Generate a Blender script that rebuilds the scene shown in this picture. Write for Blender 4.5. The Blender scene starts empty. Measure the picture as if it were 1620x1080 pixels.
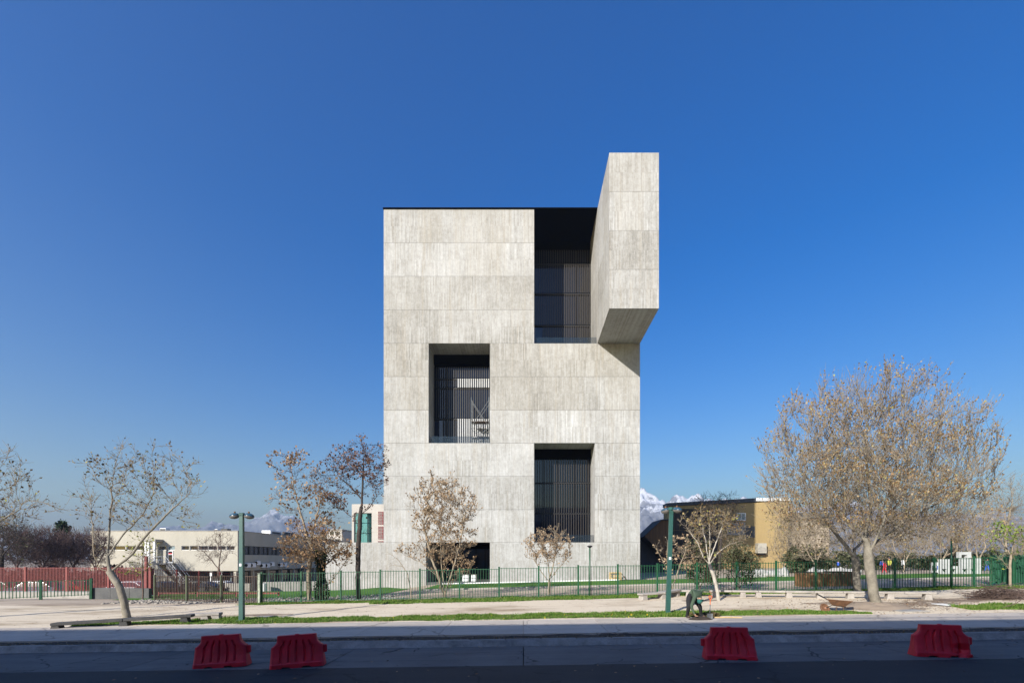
import bpy, bmesh, math, random
import numpy as np
from mathutils import Vector, Matrix, noise
from mathutils.geometry import tessellate_polygon

R = math.radians
sc = bpy.context.scene
col = sc.collection
rnd = random.Random(7)
nr = np.random.RandomState(7)

# ------------------------------------------------------------------ camera, sky, sun, exposure
H, F, CX, HY = 2.75, 765.0, 828.0, 883.0          # eye height; focal length and vanishing point measured on the 1620 px photo
cam = bpy.data.cameras.new('camera')
cam_o = bpy.data.objects.new('camera', cam)
col.objects.link(cam_o)
cam_o.location = (0, 0, H)
cam_o.rotation_euler = (R(90), 0, 0)
cam.sensor_width = 36
cam.lens = 17.0
cam.shift_x = (810 - CX) / 1620
cam.shift_y = (HY - 540) / 1620
cam.clip_start, cam.clip_end = 0.1, 20000
sc.camera = cam_o

SUN = Vector((0.72, 1.0, -0.57)).normalized()      # the way the light travels
world = bpy.data.worlds.new('World')
sc.world = world
world.use_nodes = True
wn, wl = world.node_tree.nodes, world.node_tree.links
wn.clear()
sky = wn.new('ShaderNodeTexSky')
sky.sky_type = 'NISHITA'
sky.sun_disc = False
sky.sun_elevation = math.asin(-SUN.z)
sky.sun_rotation = math.atan2(-SUN.x, -SUN.y)
sky.altitude = 600
sky.air_density = 1.42
sky.dust_density = 1.4
sky.ozone_density = 3.5
bg = wn.new('ShaderNodeBackground')
bg.inputs['Strength'].default_value = 0.090
wo = wn.new('ShaderNodeOutputWorld')
hsv = wn.new('ShaderNodeHueSaturation')             # the clear, strongly blue winter sky of the photograph
hsv.inputs['Saturation'].default_value = 1.48
hsv.inputs['Hue'].default_value = 0.518
wl.new(sky.outputs[0], hsv.inputs['Color'])
wl.new(hsv.outputs[0], bg.inputs[0])
wl.new(bg.outputs[0], wo.inputs[0])

sun = bpy.data.lights.new('sun', 'SUN')
sun.energy = 4.4
sun.angle = R(0.5)
sun.color = (1.0, 0.96, 0.90)
sun_o = bpy.data.objects.new('sun', sun)
col.objects.link(sun_o)
sun_o.rotation_euler = SUN.to_track_quat('-Z', 'Y').to_euler()
sun_o.location = (-40, -70, 60)

vs = sc.view_settings
vs.view_transform = 'Standard'
vs.look = 'None'
vs.gamma = 1.0
vs.exposure = 0.85
vs.use_curve_mapping = False
sc.cycles.max_bounces = 6
sc.cycles.volume_bounces = 0
sc.cycles.use_adaptive_sampling = True

# ------------------------------------------------------------------ measuring: pixel of the photo + distance -> place
def interp(v, a, b):
    return float(np.interp(v, a, b))
def sstep(t):
    t = min(1.0, max(0.0, t)); return t * t * (3 - 2 * t)
K = 765.0 / 1080.0
def D(v):
    """survey depths were first taken for a 24 mm lens; this brings them to the 17 mm lens of the photograph"""
    return v * K
ROAD_EDGE = D(22.62)
def g(x, y):
    """height of the ground"""
    if y < ROAD_EDGE:
        return -0.13 + 0.014 * max(-45, min(45, x))
    s = interp(y, [D(22), D(29), D(42), D(130), D(220)], [.014, .0155, .0225, .0225, 0])
    xs = max(-22.0, min(40.0, x))
    z = 0.08 + 0.013 * (min(y / K, 43.0) - 23) + s * xs
    k = sstep((-8 - x) / 8)
    z -= k * (0.8 * sstep((y / K - 45) / 25) + 1.7 * sstep((y / K - 76) / 28))
    return z
def P(px, py, Y):
    return Vector(((px - CX) / F * Y, Y, H - (py - HY) / F * Y))
def G(px, py):
    """where the pixel's ray meets the ground"""
    a, Y = 5.0, 5.0
    while Y < 150:
        p = P(px, py, Y)
        if p.z <= g(p.x, p.y):
            break
        a = Y; Y += 0.5
    b = Y
    for _ in range(20):
        m = (a + b) / 2; p = P(px, py, m)
        if p.z <= g(p.x, p.y): b = m
        else: a = m
    p = P(px, py, b)
    return Vector((p.x, p.y, g(p.x, p.y)))

# ------------------------------------------------------------------ materials
MATS = {}
def new_mat(name):
    m = bpy.data.materials.new(name); m.use_nodes = True
    nt = m.node_tree
    b = nt.nodes['Principled BSDF']
    return m, nt, b
def nd(nt, typ, **kw):
    n = nt.nodes.new(typ)
    for k, v in kw.items():
        setattr(n, k, v)
    return n
def math_node(nt, op, a, b=None, c=None):
    n = nd(nt, 'ShaderNodeMath', operation=op)
    for i, v in enumerate((a, b, c)):
        if v is None: continue
        if isinstance(v, (int, float)): n.inputs[i].default_value = v
        else: nt.links.new(v, n.inputs[i])
    return n.outputs[0]
def ramp(nt, fac, stops):
    r = nd(nt, 'ShaderNodeValToRGB')
    el = r.color_ramp.elements
    while len(el) < len(stops): el.new(0.5)
    for e, (p, c) in zip(el, stops):
        e.position = p; e.color = (c[0], c[1], c[2], 1)
    nt.links.new(fac, r.inputs[0])
    return r.outputs[0]
def mixc(nt, fac, a, b, mode='MIX'):
    n = nd(nt, 'ShaderNodeMix', data_type='RGBA', blend_type=mode)
    for s, v in ((n.inputs[0], fac), (n.inputs[6], a), (n.inputs[7], b)):
        if isinstance(v, (int, float)): s.default_value = v
        elif isinstance(v, tuple): s.default_value = (v[0], v[1], v[2], 1)
        else: nt.links.new(v, s)
    return n.outputs[2]
def noise_tex(nt, vec, scale, detail=4, rough=0.55):
    n = nd(nt, 'ShaderNodeTexNoise')
    n.inputs['Scale'].default_value = scale
    n.inputs['Detail'].default_value = detail
    n.inputs['Roughness'].default_value = rough
    if vec is not None: nt.links.new(vec, n.inputs['Vector'])
    return n.outputs[0]
def scaled(nt, vec, s):
    n = nd(nt, 'ShaderNodeMapping'); n.inputs['Scale'].default_value = s
    nt.links.new(vec, n.inputs['Vector']); return n.outputs[0]
def position(nt):
    return nd(nt, 'ShaderNodeNewGeometry').outputs['Position']
def bump(nt, b, h, strength, dist):
    n = nd(nt, 'ShaderNodeBump'); n.inputs['Strength'].default_value = strength; n.inputs['Distance'].default_value = dist
    nt.links.new(h, n.inputs['Height']); nt.links.new(n.outputs[0], b.inputs['Normal'])

def mat(name, c1, c2=None, scale=3.0, rough=0.7, bmp=0.0, metal=0.0, stretch=None, obj_rand=0.0, detail=5, spec=None):
    """two tones mixed by noise, fine speckle, optional relief"""
    if name in MATS: return MATS[name]
    m, nt, b = new_mat(name)
    if c2 is None: c2 = tuple(v * 0.8 for v in c1)
    pos = nd(nt, 'ShaderNodeTexCoord').outputs['Object'] if obj_rand else position(nt)
    if stretch: pos = scaled(nt, pos, stretch)
    n1 = noise_tex(nt, pos, scale, detail)
    n2 = noise_tex(nt, pos, scale * 9, 3)
    f = math_node(nt, 'ADD', math_node(nt, 'MULTIPLY', n1, 0.7), math_node(nt, 'MULTIPLY', n2, 0.3))
    c = ramp(nt, f, [(0.33, c2), (0.66, c1)])
    if obj_rand:
        o = nd(nt, 'ShaderNodeObjectInfo').outputs['Random']
        v = math_node(nt, 'MULTIPLY_ADD', o, obj_rand, 1 - obj_rand / 2)
        h = nd(nt, 'ShaderNodeHueSaturation'); nt.links.new(v, h.inputs['Value']); nt.links.new(c, h.inputs['Color']); c = h.outputs[0]
    nt.links.new(c, b.inputs['Base Color'])
    b.inputs['Roughness'].default_value = rough
    b.inputs['Metallic'].default_value = metal
    if spec is not None: b.inputs['Specular IOR Level'].default_value = spec
    if bmp: bump(nt, b, f, bmp, 0.03)
    MATS[name] = m
    return m

def leaf_mat(name, stops, trans=0.25):
    m, nt, b = new_mat(name)
    r = nd(nt, 'ShaderNodeNewGeometry').outputs['Random Per Island']
    c = ramp(nt, r, stops)
    nt.links.new(c, b.inputs['Base Color'])
    b.inputs['Roughness'].default_value = 0.6
    b.inputs['Specular IOR Level'].default_value = 0.25
    if trans:
        t = nd(nt, 'ShaderNodeBsdfTranslucent'); nt.links.new(c, t.inputs[0])
        mx = nd(nt, 'ShaderNodeMixShader'); mx.inputs[0].default_value = trans
        nt.links.new(b.outputs[0], mx.inputs[1]); nt.links.new(t.outputs[0], mx.inputs[2])
        nt.links.new(mx.outputs[0], nt.nodes['Material Output'].inputs[0])
    MATS[name] = m
    return m

def tower_concrete():
    m, nt, b = new_mat('board_formed_concrete')
    pos = position(nt)
    geo = nd(nt, 'ShaderNodeNewGeometry')
    sx = nd(nt, 'ShaderNodeSeparateXYZ'); nt.links.new(pos, sx.inputs[0])
    sn = nd(nt, 'ShaderNodeSeparateXYZ'); nt.links.new(geo.outputs['True Normal'], sn.inputs[0])
    flat = math_node(nt, 'GREATER_THAN', math_node(nt, 'ABSOLUTE', sn.outputs[2]), 0.7)
    yk = math_node(nt, 'MULTIPLY', sx.outputs[1], math_node(nt, 'SUBTRACT', 1.0, flat))
    u = math_node(nt, 'ADD', sx.outputs[0], yk)
    brd = math_node(nt, 'DIVIDE', u, 0.13)
    bi = math_node(nt, 'FLOOR', brd)
    bf = math_node(nt, 'FRACT', brd)
    rowv = math_node(nt, 'DIVIDE', math_node(nt, 'SUBTRACT', sx.outputs[2], 38.5), 1.713)
    row = math_node(nt, 'MULTIPLY', math_node(nt, 'FLOOR', rowv), math_node(nt, 'SUBTRACT', 1.0, flat))
    w = nd(nt, 'ShaderNodeTexWhiteNoise', noise_dimensions='2D')
    cb = nd(nt, 'ShaderNodeCombineXYZ'); nt.links.new(bi, cb.inputs[0]); nt.links.new(row, cb.inputs[1])
    nt.links.new(cb.outputs[0], w.inputs['Vector'])
    board = w.outputs['Value']
    # streaks running down, blotches, fine grain
    cu = nd(nt, 'ShaderNodeCombineXYZ'); nt.links.new(u, cu.inputs[0]); nt.links.new(sx.outputs[2], cu.inputs[2])
    nt.links.new(row, cu.inputs[1])
    st = noise_tex(nt, scaled(nt, cu.outputs[0], (9.0, 3.0, 0.9)), 1.0, 5, 0.75)
    st2 = noise_tex(nt, scaled(nt, cu.outputs[0], (2.2, 0.0, 0.10)), 1.0, 4, 0.6)
    bl = noise_tex(nt, scaled(nt, pos, (1.0, 1.0, .7)), 0.34, 6, 0.65)
    fine = noise_tex(nt, pos, 3.6, 6, 0.85)
    oi = nd(nt, 'ShaderNodeObjectInfo').outputs['Random']
    # how strongly the boards show differs from place to place
    amp = math_node(nt, 'MULTIPLY_ADD', noise_tex(nt, pos, 0.17, 2), 0.62, -0.17)
    v = math_node(nt, 'MULTIPLY', math_node(nt, 'SUBTRACT', board, 0.5), amp)
    v = math_node(nt, 'ADD', v, math_node(nt, 'MULTIPLY', math_node(nt, 'SUBTRACT', st, 0.5), 0.58))
    v = math_node(nt, 'ADD', v, math_node(nt, 'MULTIPLY', math_node(nt, 'SUBTRACT', bl, 0.5), 0.55))
    v = math_node(nt, 'ADD', v, math_node(nt, 'MULTIPLY', math_node(nt, 'SUBTRACT', fine, 0.5), 0.80))
    wc = nd(nt, 'ShaderNodeTexWhiteNoise', noise_dimensions='1D')
    course = math_node(nt, 'FLOOR', math_node(nt, 'DIVIDE', math_node(nt, 'SUBTRACT', sx.outputs[2], 38.49), 3.43))
    nt.links.new(math_node(nt, 'ADD', course, 40.5), wc.inputs['W'])
    v = math_node(nt, 'ADD', v, math_node(nt, 'MULTIPLY', math_node(nt, 'SUBTRACT', oi, 0.5), 0.10))
    v = math_node(nt, 'ADD', v, math_node(nt, 'MULTIPLY', math_node(nt, 'SUBTRACT', wc.outputs['Value'], 0.5), 0.16))
    # older, dirtier concrete towards the foot of the building: weathering of the stuff itself
    edge = math_node(nt, 'LESS_THAN', bf, 0.09)
    v = math_node(nt, 'SUBTRACT', v, math_node(nt, 'MULTIPLY', edge, 0.05))
    rf = math_node(nt, 'FRACT', rowv)
    joint = math_node(nt, 'MULTIPLY', math_node(nt, 'LESS_THAN', rf, 0.016), math_node(nt, 'SUBTRACT', 1.0, flat))
    v = math_node(nt, 'SUBTRACT', v, math_node(nt, 'MULTIPLY', joint, 0.05))
    v = math_node(nt, 'ADD', v, 0.5)
    c = ramp(nt, v, [(0.10, (0.13, 0.124, 0.112)), (0.40, (0.285, 0.274, 0.250)), (0.60, (0.375, 0.367, 0.348)), (0.9, (0.52, 0.515, 0.50))])
    # tan run-off
    tan = math_node(nt, 'MULTIPLY', math_node(nt, 'SUBTRACT', st2, 0.52), 2.6)
    tn = nd(nt, 'ShaderNodeClamp'); nt.links.new(tan, tn.inputs[0])
    c = mixc(nt, math_node(nt, 'MULTIPLY', tn.outputs[0], 0.45), c, (0.36, 0.29, 0.19))
    # some pours came out browner than others
    wide = noise_tex(nt, scaled(nt, cu.outputs[0], (.10, 0.0, 0.0)), 1.0, 1)
    pour = math_node(nt, 'FRACT', math_node(nt, 'ADD', math_node(nt, 'MULTIPLY', wc.outputs['Value'], 7.31), math_node(nt, 'MULTIPLY', wide, .8)))
    pr = nd(nt, 'ShaderNodeMapRange'); pr.inputs[1].default_value = .45; pr.inputs[2].default_value = 1.0; pr.inputs[4].default_value = .17
    nt.links.new(pour, pr.inputs[0])
    c = mixc(nt, pr.outputs[0], c, (.335, .300, .238))
    nt.links.new(c, b.inputs['Base Color'])
    b.inputs['Roughness'].default_value = 0.85
    b.inputs['Specular IOR Level'].default_value = 0.25
    hh = math_node(nt, 'ADD', math_node(nt, 'MULTIPLY', board, 0.7), math_node(nt, 'MULTIPLY', fine, 0.5))
    bump(nt, b, hh, 0.5, 0.02)
    MATS['board'] = m
    return m

def glass_mat(name, c, rough=0.03, alpha=None):
    m, nt, b = new_mat(name)
    b.inputs['Base Color'].default_value = (*c, 1)
    b.inputs['Roughness'].default_value = rough
    b.inputs['Specular IOR Level'].default_value = 0.6
    n = noise_tex(nt, position(nt), 0.35, 2); bump(nt, b, n, 0.06, 0.05)
    if alpha is not None: b.inputs['Alpha'].default_value = alpha
    MATS[name] = m
    return m

CONC = tower_concrete()
M = dict(
    bronze=mat('bronze_aluminium', (.036, .029, .023), (.022, .018, .014), 6, .5, 0),
    pale_slat=mat('pale_aluminium', (.44, .44, .43), (.36, .36, .355), 4, .5),
    black=mat('black_metal', (.010, .010, .012), (.006, .006, .007), 4, .6),
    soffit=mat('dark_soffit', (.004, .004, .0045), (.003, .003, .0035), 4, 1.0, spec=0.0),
    darkglass=glass_mat('dark_glass', (.008, .015, .034), .04),
    railglass=glass_mat('rail_glass', (.02, .035, .05), .02, 0.3),
    paleglass=glass_mat('pale_blind_glass', (.20, .26, .28), .08),
    windowglass=glass_mat('window_glass', (.02, .022, .026), .06),
    teal=glass_mat('teal_glass', (.06, .22, .22), .12),
    green=mat('green_paint', (.010, .085, .033), (.007, .055, .022), 5, .45),
    postgreen=mat('teal_green_paint', (.030, .105, .085), (.022, .070, .058), 3, .45, .1, stretch=(1, 1, .4)),
    lampgrey=mat('lamp_bowl_grey', (.16, .14, .12), (.10, .09, .08), 5, .4),
    lampblue=mat('lamp_hood_blue', (.035, .085, .125), (.024, .06, .09), 5, .25),
    red=mat('red_oxide_paint', (.215, .036, .030), (.14, .023, .020), 4, .5),
    brown=mat('brown_paint', (.075, .045, .030), (.05, .032, .022), 4, .5),
    olive=mat('olive_paint', (.075, .085, .045), (.05, .06, .035), 4, .5),
    pale_green=mat('pale_green_paint', (.42, .46, .33), (.3, .34, .25), 4, .5),
    concrete=mat('grey_concrete', (.36, .335, .295), (.24, .225, .20), 2.2, .9, .35),
    bench=mat('bench_concrete', (.40, .365, .32), (.24, .215, .19), 1.8, .9, .4),
    kerb=mat('kerb_concrete', (.34, .325, .30), (.15, .145, .135), 2.4, .9, .5, obj_rand=.25),
    slab=mat('pavement_concrete', (.58, .51, .43), (.46, .40, .335), .7, .9, .15, obj_rand=.06),
    roadslab=mat('road_concrete', (.155, .155, .15), (.085, .086, .086), .8, .88, .25, obj_rand=.12),
    asphalt=mat('asphalt', (.026, .027, .031), (.014, .015, .018), 1.2, .9, .4),
    white=mat('white_wall_paint', (.40, .372, .305), (.34, .315, .255), .6, .85, .05, stretch=(1, 1, .35)),
    whitepaint=mat('white_paint', (.75, .75, .73), (.62, .62, .6), 3, .6),
    citywhite=mat('city_wall', (.45, .42, .37), (.38, .35, .31), .5, .85),
    gold=mat('ochre_wall', (.36, .258, .112), (.30, .212, .09), .4, .85, .05, stretch=(1, 1, .3)),
    wood=mat('timber', (.26, .135, .055), (.15, .075, .03), 5, .75, .3, stretch=(1, 1, .12)),
    palewood=mat('pale_timber', (.55, .40, .19), (.42, .29, .13), 5, .75, .2),
    darkpanel=mat('grey_cladding', (.05, .055, .065), (.035, .04, .05), 1, .6),
    slate=mat('dark_grey_wall', (.10, .10, .095), (.06, .06, .06), 1.5, .9, .2),
    darkbench=mat('dark_bench_concrete', (.075, .072, .068), (.035, .034, .032), 1.8, .9, .4),
    red_plastic=None,
    brownpanel=mat('brown_black_panel', (.055, .045, .036), (.032, .027, .022), 1.2, .8, obj_rand=.2),
    palecon=mat('pale_grey_concrete', (.48, .48, .46), (.36, .36, .345), 1.4, .9, .25),
    rust=mat('rusty_steel', (.21, .10, .045), (.09, .045, .025), 6, .8, .3),
    rubber=mat('black_rubber', (.02, .02, .02), (.012, .012, .012), 6, .8),
    orange=mat('orange_plastic', (.62, .13, .03), (.45, .09, .02), 5, .5),
    steel=mat('worn_steel', (.22, .23, .23), (.12, .125, .125), 6, .45, .1, metal=.6),
    stone=mat('white_stone', (.46, .44, .40), (.27, .26, .24), 1.6, .9, .5),
    rubble=mat('rubble_stone', (.40, .36, .30), (.16, .14, .115), 3, .95, .4),
    soil=mat('dark_soil', (.050, .036, .026), (.022, .017, .013), 3, .95, .6),
    snowcar=mat('white_car_paint', (.70, .71, .72), (.66, .67, .68), 2, .2),
    bluecar=mat('silver_blue_car_paint', (.10, .15, .22), (.085, .13, .19), 2, .2),
    redcar=mat('red_car_paint', (.36, .03, .025), (.3, .025, .02), 2, .2),
    blackcar=mat('black_car_paint', (.016, .018, .016), (.012, .013, .012), 2, .2),
    oldgreencar=mat('dark_green_car_paint', (.030, .032, .022), (.022, .024, .017), 2, .3),
    lens=mat('lamp_lens', (.5, .5, .5), (.4, .4, .4), 2, .15),
    tail=mat('tail_lamp', (.35, .01, .01), (.25, .01, .01), 2, .2),
    jacket=mat('green_work_jacket', (.055, .085, .050), (.038, .062, .036), 5, .85, .2),
    black_cloth=mat('black_cloth', (.014, .014, .016), (.009, .009, .010), 5, .9, .2),
    skin=mat('skin', (.42, .23, .15), (.36, .19, .12), 6, .55),
    capteal=mat('teal_cap_cloth', (.02, .13, .105), (.014, .09, .075), 5, .8),
    boot=mat('brown_boot', (.10, .06, .04), (.06, .04, .03), 6, .8),
    cloth_red=mat('red_cloth', (.50, .02, .03), (.4, .015, .02), 5, .85),
    cloth_blue=mat('blue_cloth', (.03, .09, .42), (.02, .07, .33), 5, .85),
    cloth_yellow=mat('yellow_cloth', (.45, .45, .08), (.36, .36, .06), 5, .85),
    cloth_white=mat('white_cloth', (.7, .7, .7), (.6, .6, .6), 5, .85),
    hair=mat('dark_hair', (.02, .015, .01), (.012, .009, .007), 9, .6),
    bark_pale=mat('plane_bark', (.27, .24, .185), (.12, .105, .078), 3.2, .9, .5),
    bark_white=mat('white_bark', (.46, .42, .36), (.28, .25, .20), 4, .9, .3),
    bark_tan=mat('tan_twig_bark', (.33, .27, .19), (.20, .16, .11), 4, .9, .3),
    bark_dark=mat('dark_bark', (.050, .038, .030), (.028, .022, .018), 4, .9, .4),
    bark_brown=mat('brown_bark', (.125, .082, .062), (.08, .053, .042), 4, .9, .3),
    bark_purple=mat('purple_brown_bark', (.115, .068, .062), (.07, .045, .042), 2, .9, .2),
    needle=None,
)
def plastic():
    m, nt, b = new_mat('faded_red_plastic')
    pos = nd(nt, 'ShaderNodeTexCoord').outputs['Object']
    n = noise_tex(nt, pos, 2.5, 5); n2 = noise_tex(nt, scaled(nt, pos, (6, 6, 1)), 3, 5, .7)
    oi = nd(nt, 'ShaderNodeObjectInfo').outputs['Random']
    c = ramp(nt, n, [(.35, (.50, .004, .010)), (.65, (.70, .006, .020))])
    c = mixc(nt, math_node(nt, 'MULTIPLY', n2, .35), c, (.30, .02, .07))
    nt.links.new(c, b.inputs['Base Color']); b.inputs['Roughness'].default_value = .55
    bump(nt, b, n2, .15, .02)
    return m
M['red_plastic'] = plastic()
def worn_road(name, c1, c2, crack, scale):
    """road surface: mottling, streaks along the driving direction, thin wandering cracks, oil spots"""
    m, nt, b = new_mat(name)
    pos = position(nt)
    a = noise_tex(nt, pos, .5, 6, .65); st = noise_tex(nt, scaled(nt, pos, (.12, 2.2, 1)), 1.0, 5, .6); fine = noise_tex(nt, pos, 24, 4, .75)
    f = math_node(nt, 'ADD', math_node(nt, 'MULTIPLY', a, .5), math_node(nt, 'MULTIPLY', st, .5))
    c = ramp(nt, f, [(.36, c2), (.62, c1)])
    c = mixc(nt, math_node(nt, 'MULTIPLY', fine, .5), c, tuple(v * .45 for v in c2))
    wob = nd(nt, 'ShaderNodeTexNoise'); wob.inputs['Scale'].default_value = 1.3; wob.inputs['Detail'].default_value = 4; nt.links.new(pos, wob.inputs['Vector'])
    off = nd(nt, 'ShaderNodeVectorMath', operation='MULTIPLY_ADD'); nt.links.new(wob.outputs[1], off.inputs[0]); off.inputs[1].default_value = (.9, .9, 0); nt.links.new(pos, off.inputs[2])
    vo = nd(nt, 'ShaderNodeTexVoronoi', feature='DISTANCE_TO_EDGE'); vo.inputs['Scale'].default_value = scale; nt.links.new(off.outputs[0], vo.inputs['Vector'])
    line = math_node(nt, 'LESS_THAN', vo.outputs['Distance'], .0075); msk = math_node(nt, 'GREATER_THAN', noise_tex(nt, pos, .33, 2), .47)
    lm = math_node(nt, 'MULTIPLY', math_node(nt, 'MULTIPLY', line, msk), crack)
    c = mixc(nt, lm, c, tuple(v * .22 for v in c2))
    spot = math_node(nt, 'MULTIPLY', math_node(nt, 'GREATER_THAN', noise_tex(nt, scaled(nt, pos, (1, 2, 1)), 1.7, 3), .67), .45)
    c = mixc(nt, spot, c, tuple(v * .4 for v in c2))
    oi = nd(nt, 'ShaderNodeObjectInfo').outputs['Random']; h = nd(nt, 'ShaderNodeHueSaturation'); nt.links.new(math_node(nt, 'MULTIPLY_ADD', oi, .16, .92), h.inputs['Value']); nt.links.new(c, h.inputs['Color'])
    nt.links.new(h.outputs[0], b.inputs['Base Color']); b.inputs['Roughness'].default_value = .86
    bump(nt, b, math_node(nt, 'SUBTRACT', math_node(nt, 'ADD', fine, st), lm), .4, .02)
    return m
M['roadslab'] = worn_road('worn_road_concrete', (.175, .172, .165), (.085, .086, .088), .9, .38)
M['asphalt'] = worn_road('worn_asphalt', (.033, .034, .038), (.018, .019, .022), .8, .30)
M['slab'] = worn_road('worn_pavement_concrete', (.60, .53, .45), (.44, .385, .32), .5, .30)

def ground_mat(name, pale, dark, patch=0.5, scale=.35, damp=.55):
    """trodden earth: broad stains, streaks along the walking direction, pebbles"""
    m, nt, b = new_mat(name)
    pos = position(nt)
    broad = noise_tex(nt, scaled(nt, pos, (.45, 1, 1)), scale, 6, .6)
    st = noise_tex(nt, scaled(nt, pos, (.25, 1.6, 1)), 1.6, 5, .65)
    fine = noise_tex(nt, pos, 14, 4, .7)
    f = math_node(nt, 'ADD', math_node(nt, 'MULTIPLY', broad, .6), math_node(nt, 'MULTIPLY', st, .4))
    c = ramp(nt, f, [(.36, dark), (damp, pale)])
    c = mixc(nt, math_node(nt, 'MULTIPLY', fine, .32), c, tuple(v * .55 for v in dark))
    nt.links.new(c, b.inputs['Base Color']); b.inputs['Roughness'].default_value = .95
    b.inputs['Specular IOR Level'].default_value = .15
    bump(nt, b, math_node(nt, 'ADD', fine, math_node(nt, 'MULTIPLY', st, 1.5)), .35, .03)
    MATS[name] = m
    return m
M['dirt'] = ground_mat('pale_dirt', (.72, .615, .46), (.34, .255, .165), damp=.50)
M['earth'] = ground_mat('brown_earth', (.50, .41, .31), (.26, .205, .15))
M['moundsoil'] = ground_mat('heaped_soil', (.36, .285, .21), (.17, .13, .095))
M['farland'] = ground_mat('far_ground', (.22, .20, .15), (.12, .115, .08), scale=.05)
M['lawn'] = ground_mat('mown_lawn', (.085, .19, .028), (.055, .13, .02), scale=.9)
M['turf'] = ground_mat('rough_turf_soil', (.15, .17, .06), (.11, .09, .05), scale=1.2)

# ------------------------------------------------------------------ mesh helpers
ORG = {}
def org(o):
    return ORG.get(o.name, Vector((0, 0, 0))) if o is not None else Vector((0, 0, 0))
def tag(o, label=None, cat=None, group=None, kind=None):
    if label: o['label'] = label
    if cat: o['category'] = cat
    if group: o['group'] = group
    if kind: o['kind'] = kind
    return o
def thing(name, label, cat, loc=(0, 0, 0), group=None, kind=None):
    o = bpy.data.objects.new(name, None); col.objects.link(o)
    o.empty_display_size = .3
    o.location = loc; ORG[o.name] = Vector(loc)
    return tag(o, label, cat, group, kind)
def link(name, me, parent=None, at=None):
    o = bpy.data.objects.new(name, me); col.objects.link(o)
    if parent is not None:
        o.parent = parent
    if at is not None: o.location = at
    ORG[o.name] = org(parent) + (Vector(at) if at is not None else Vector((0, 0, 0)))
    return o
def copy_tree(o, parent=None):
    c = o.copy(); col.objects.link(c); c.parent = parent
    for ch in o.children: copy_tree(ch, c)
    return c

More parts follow.
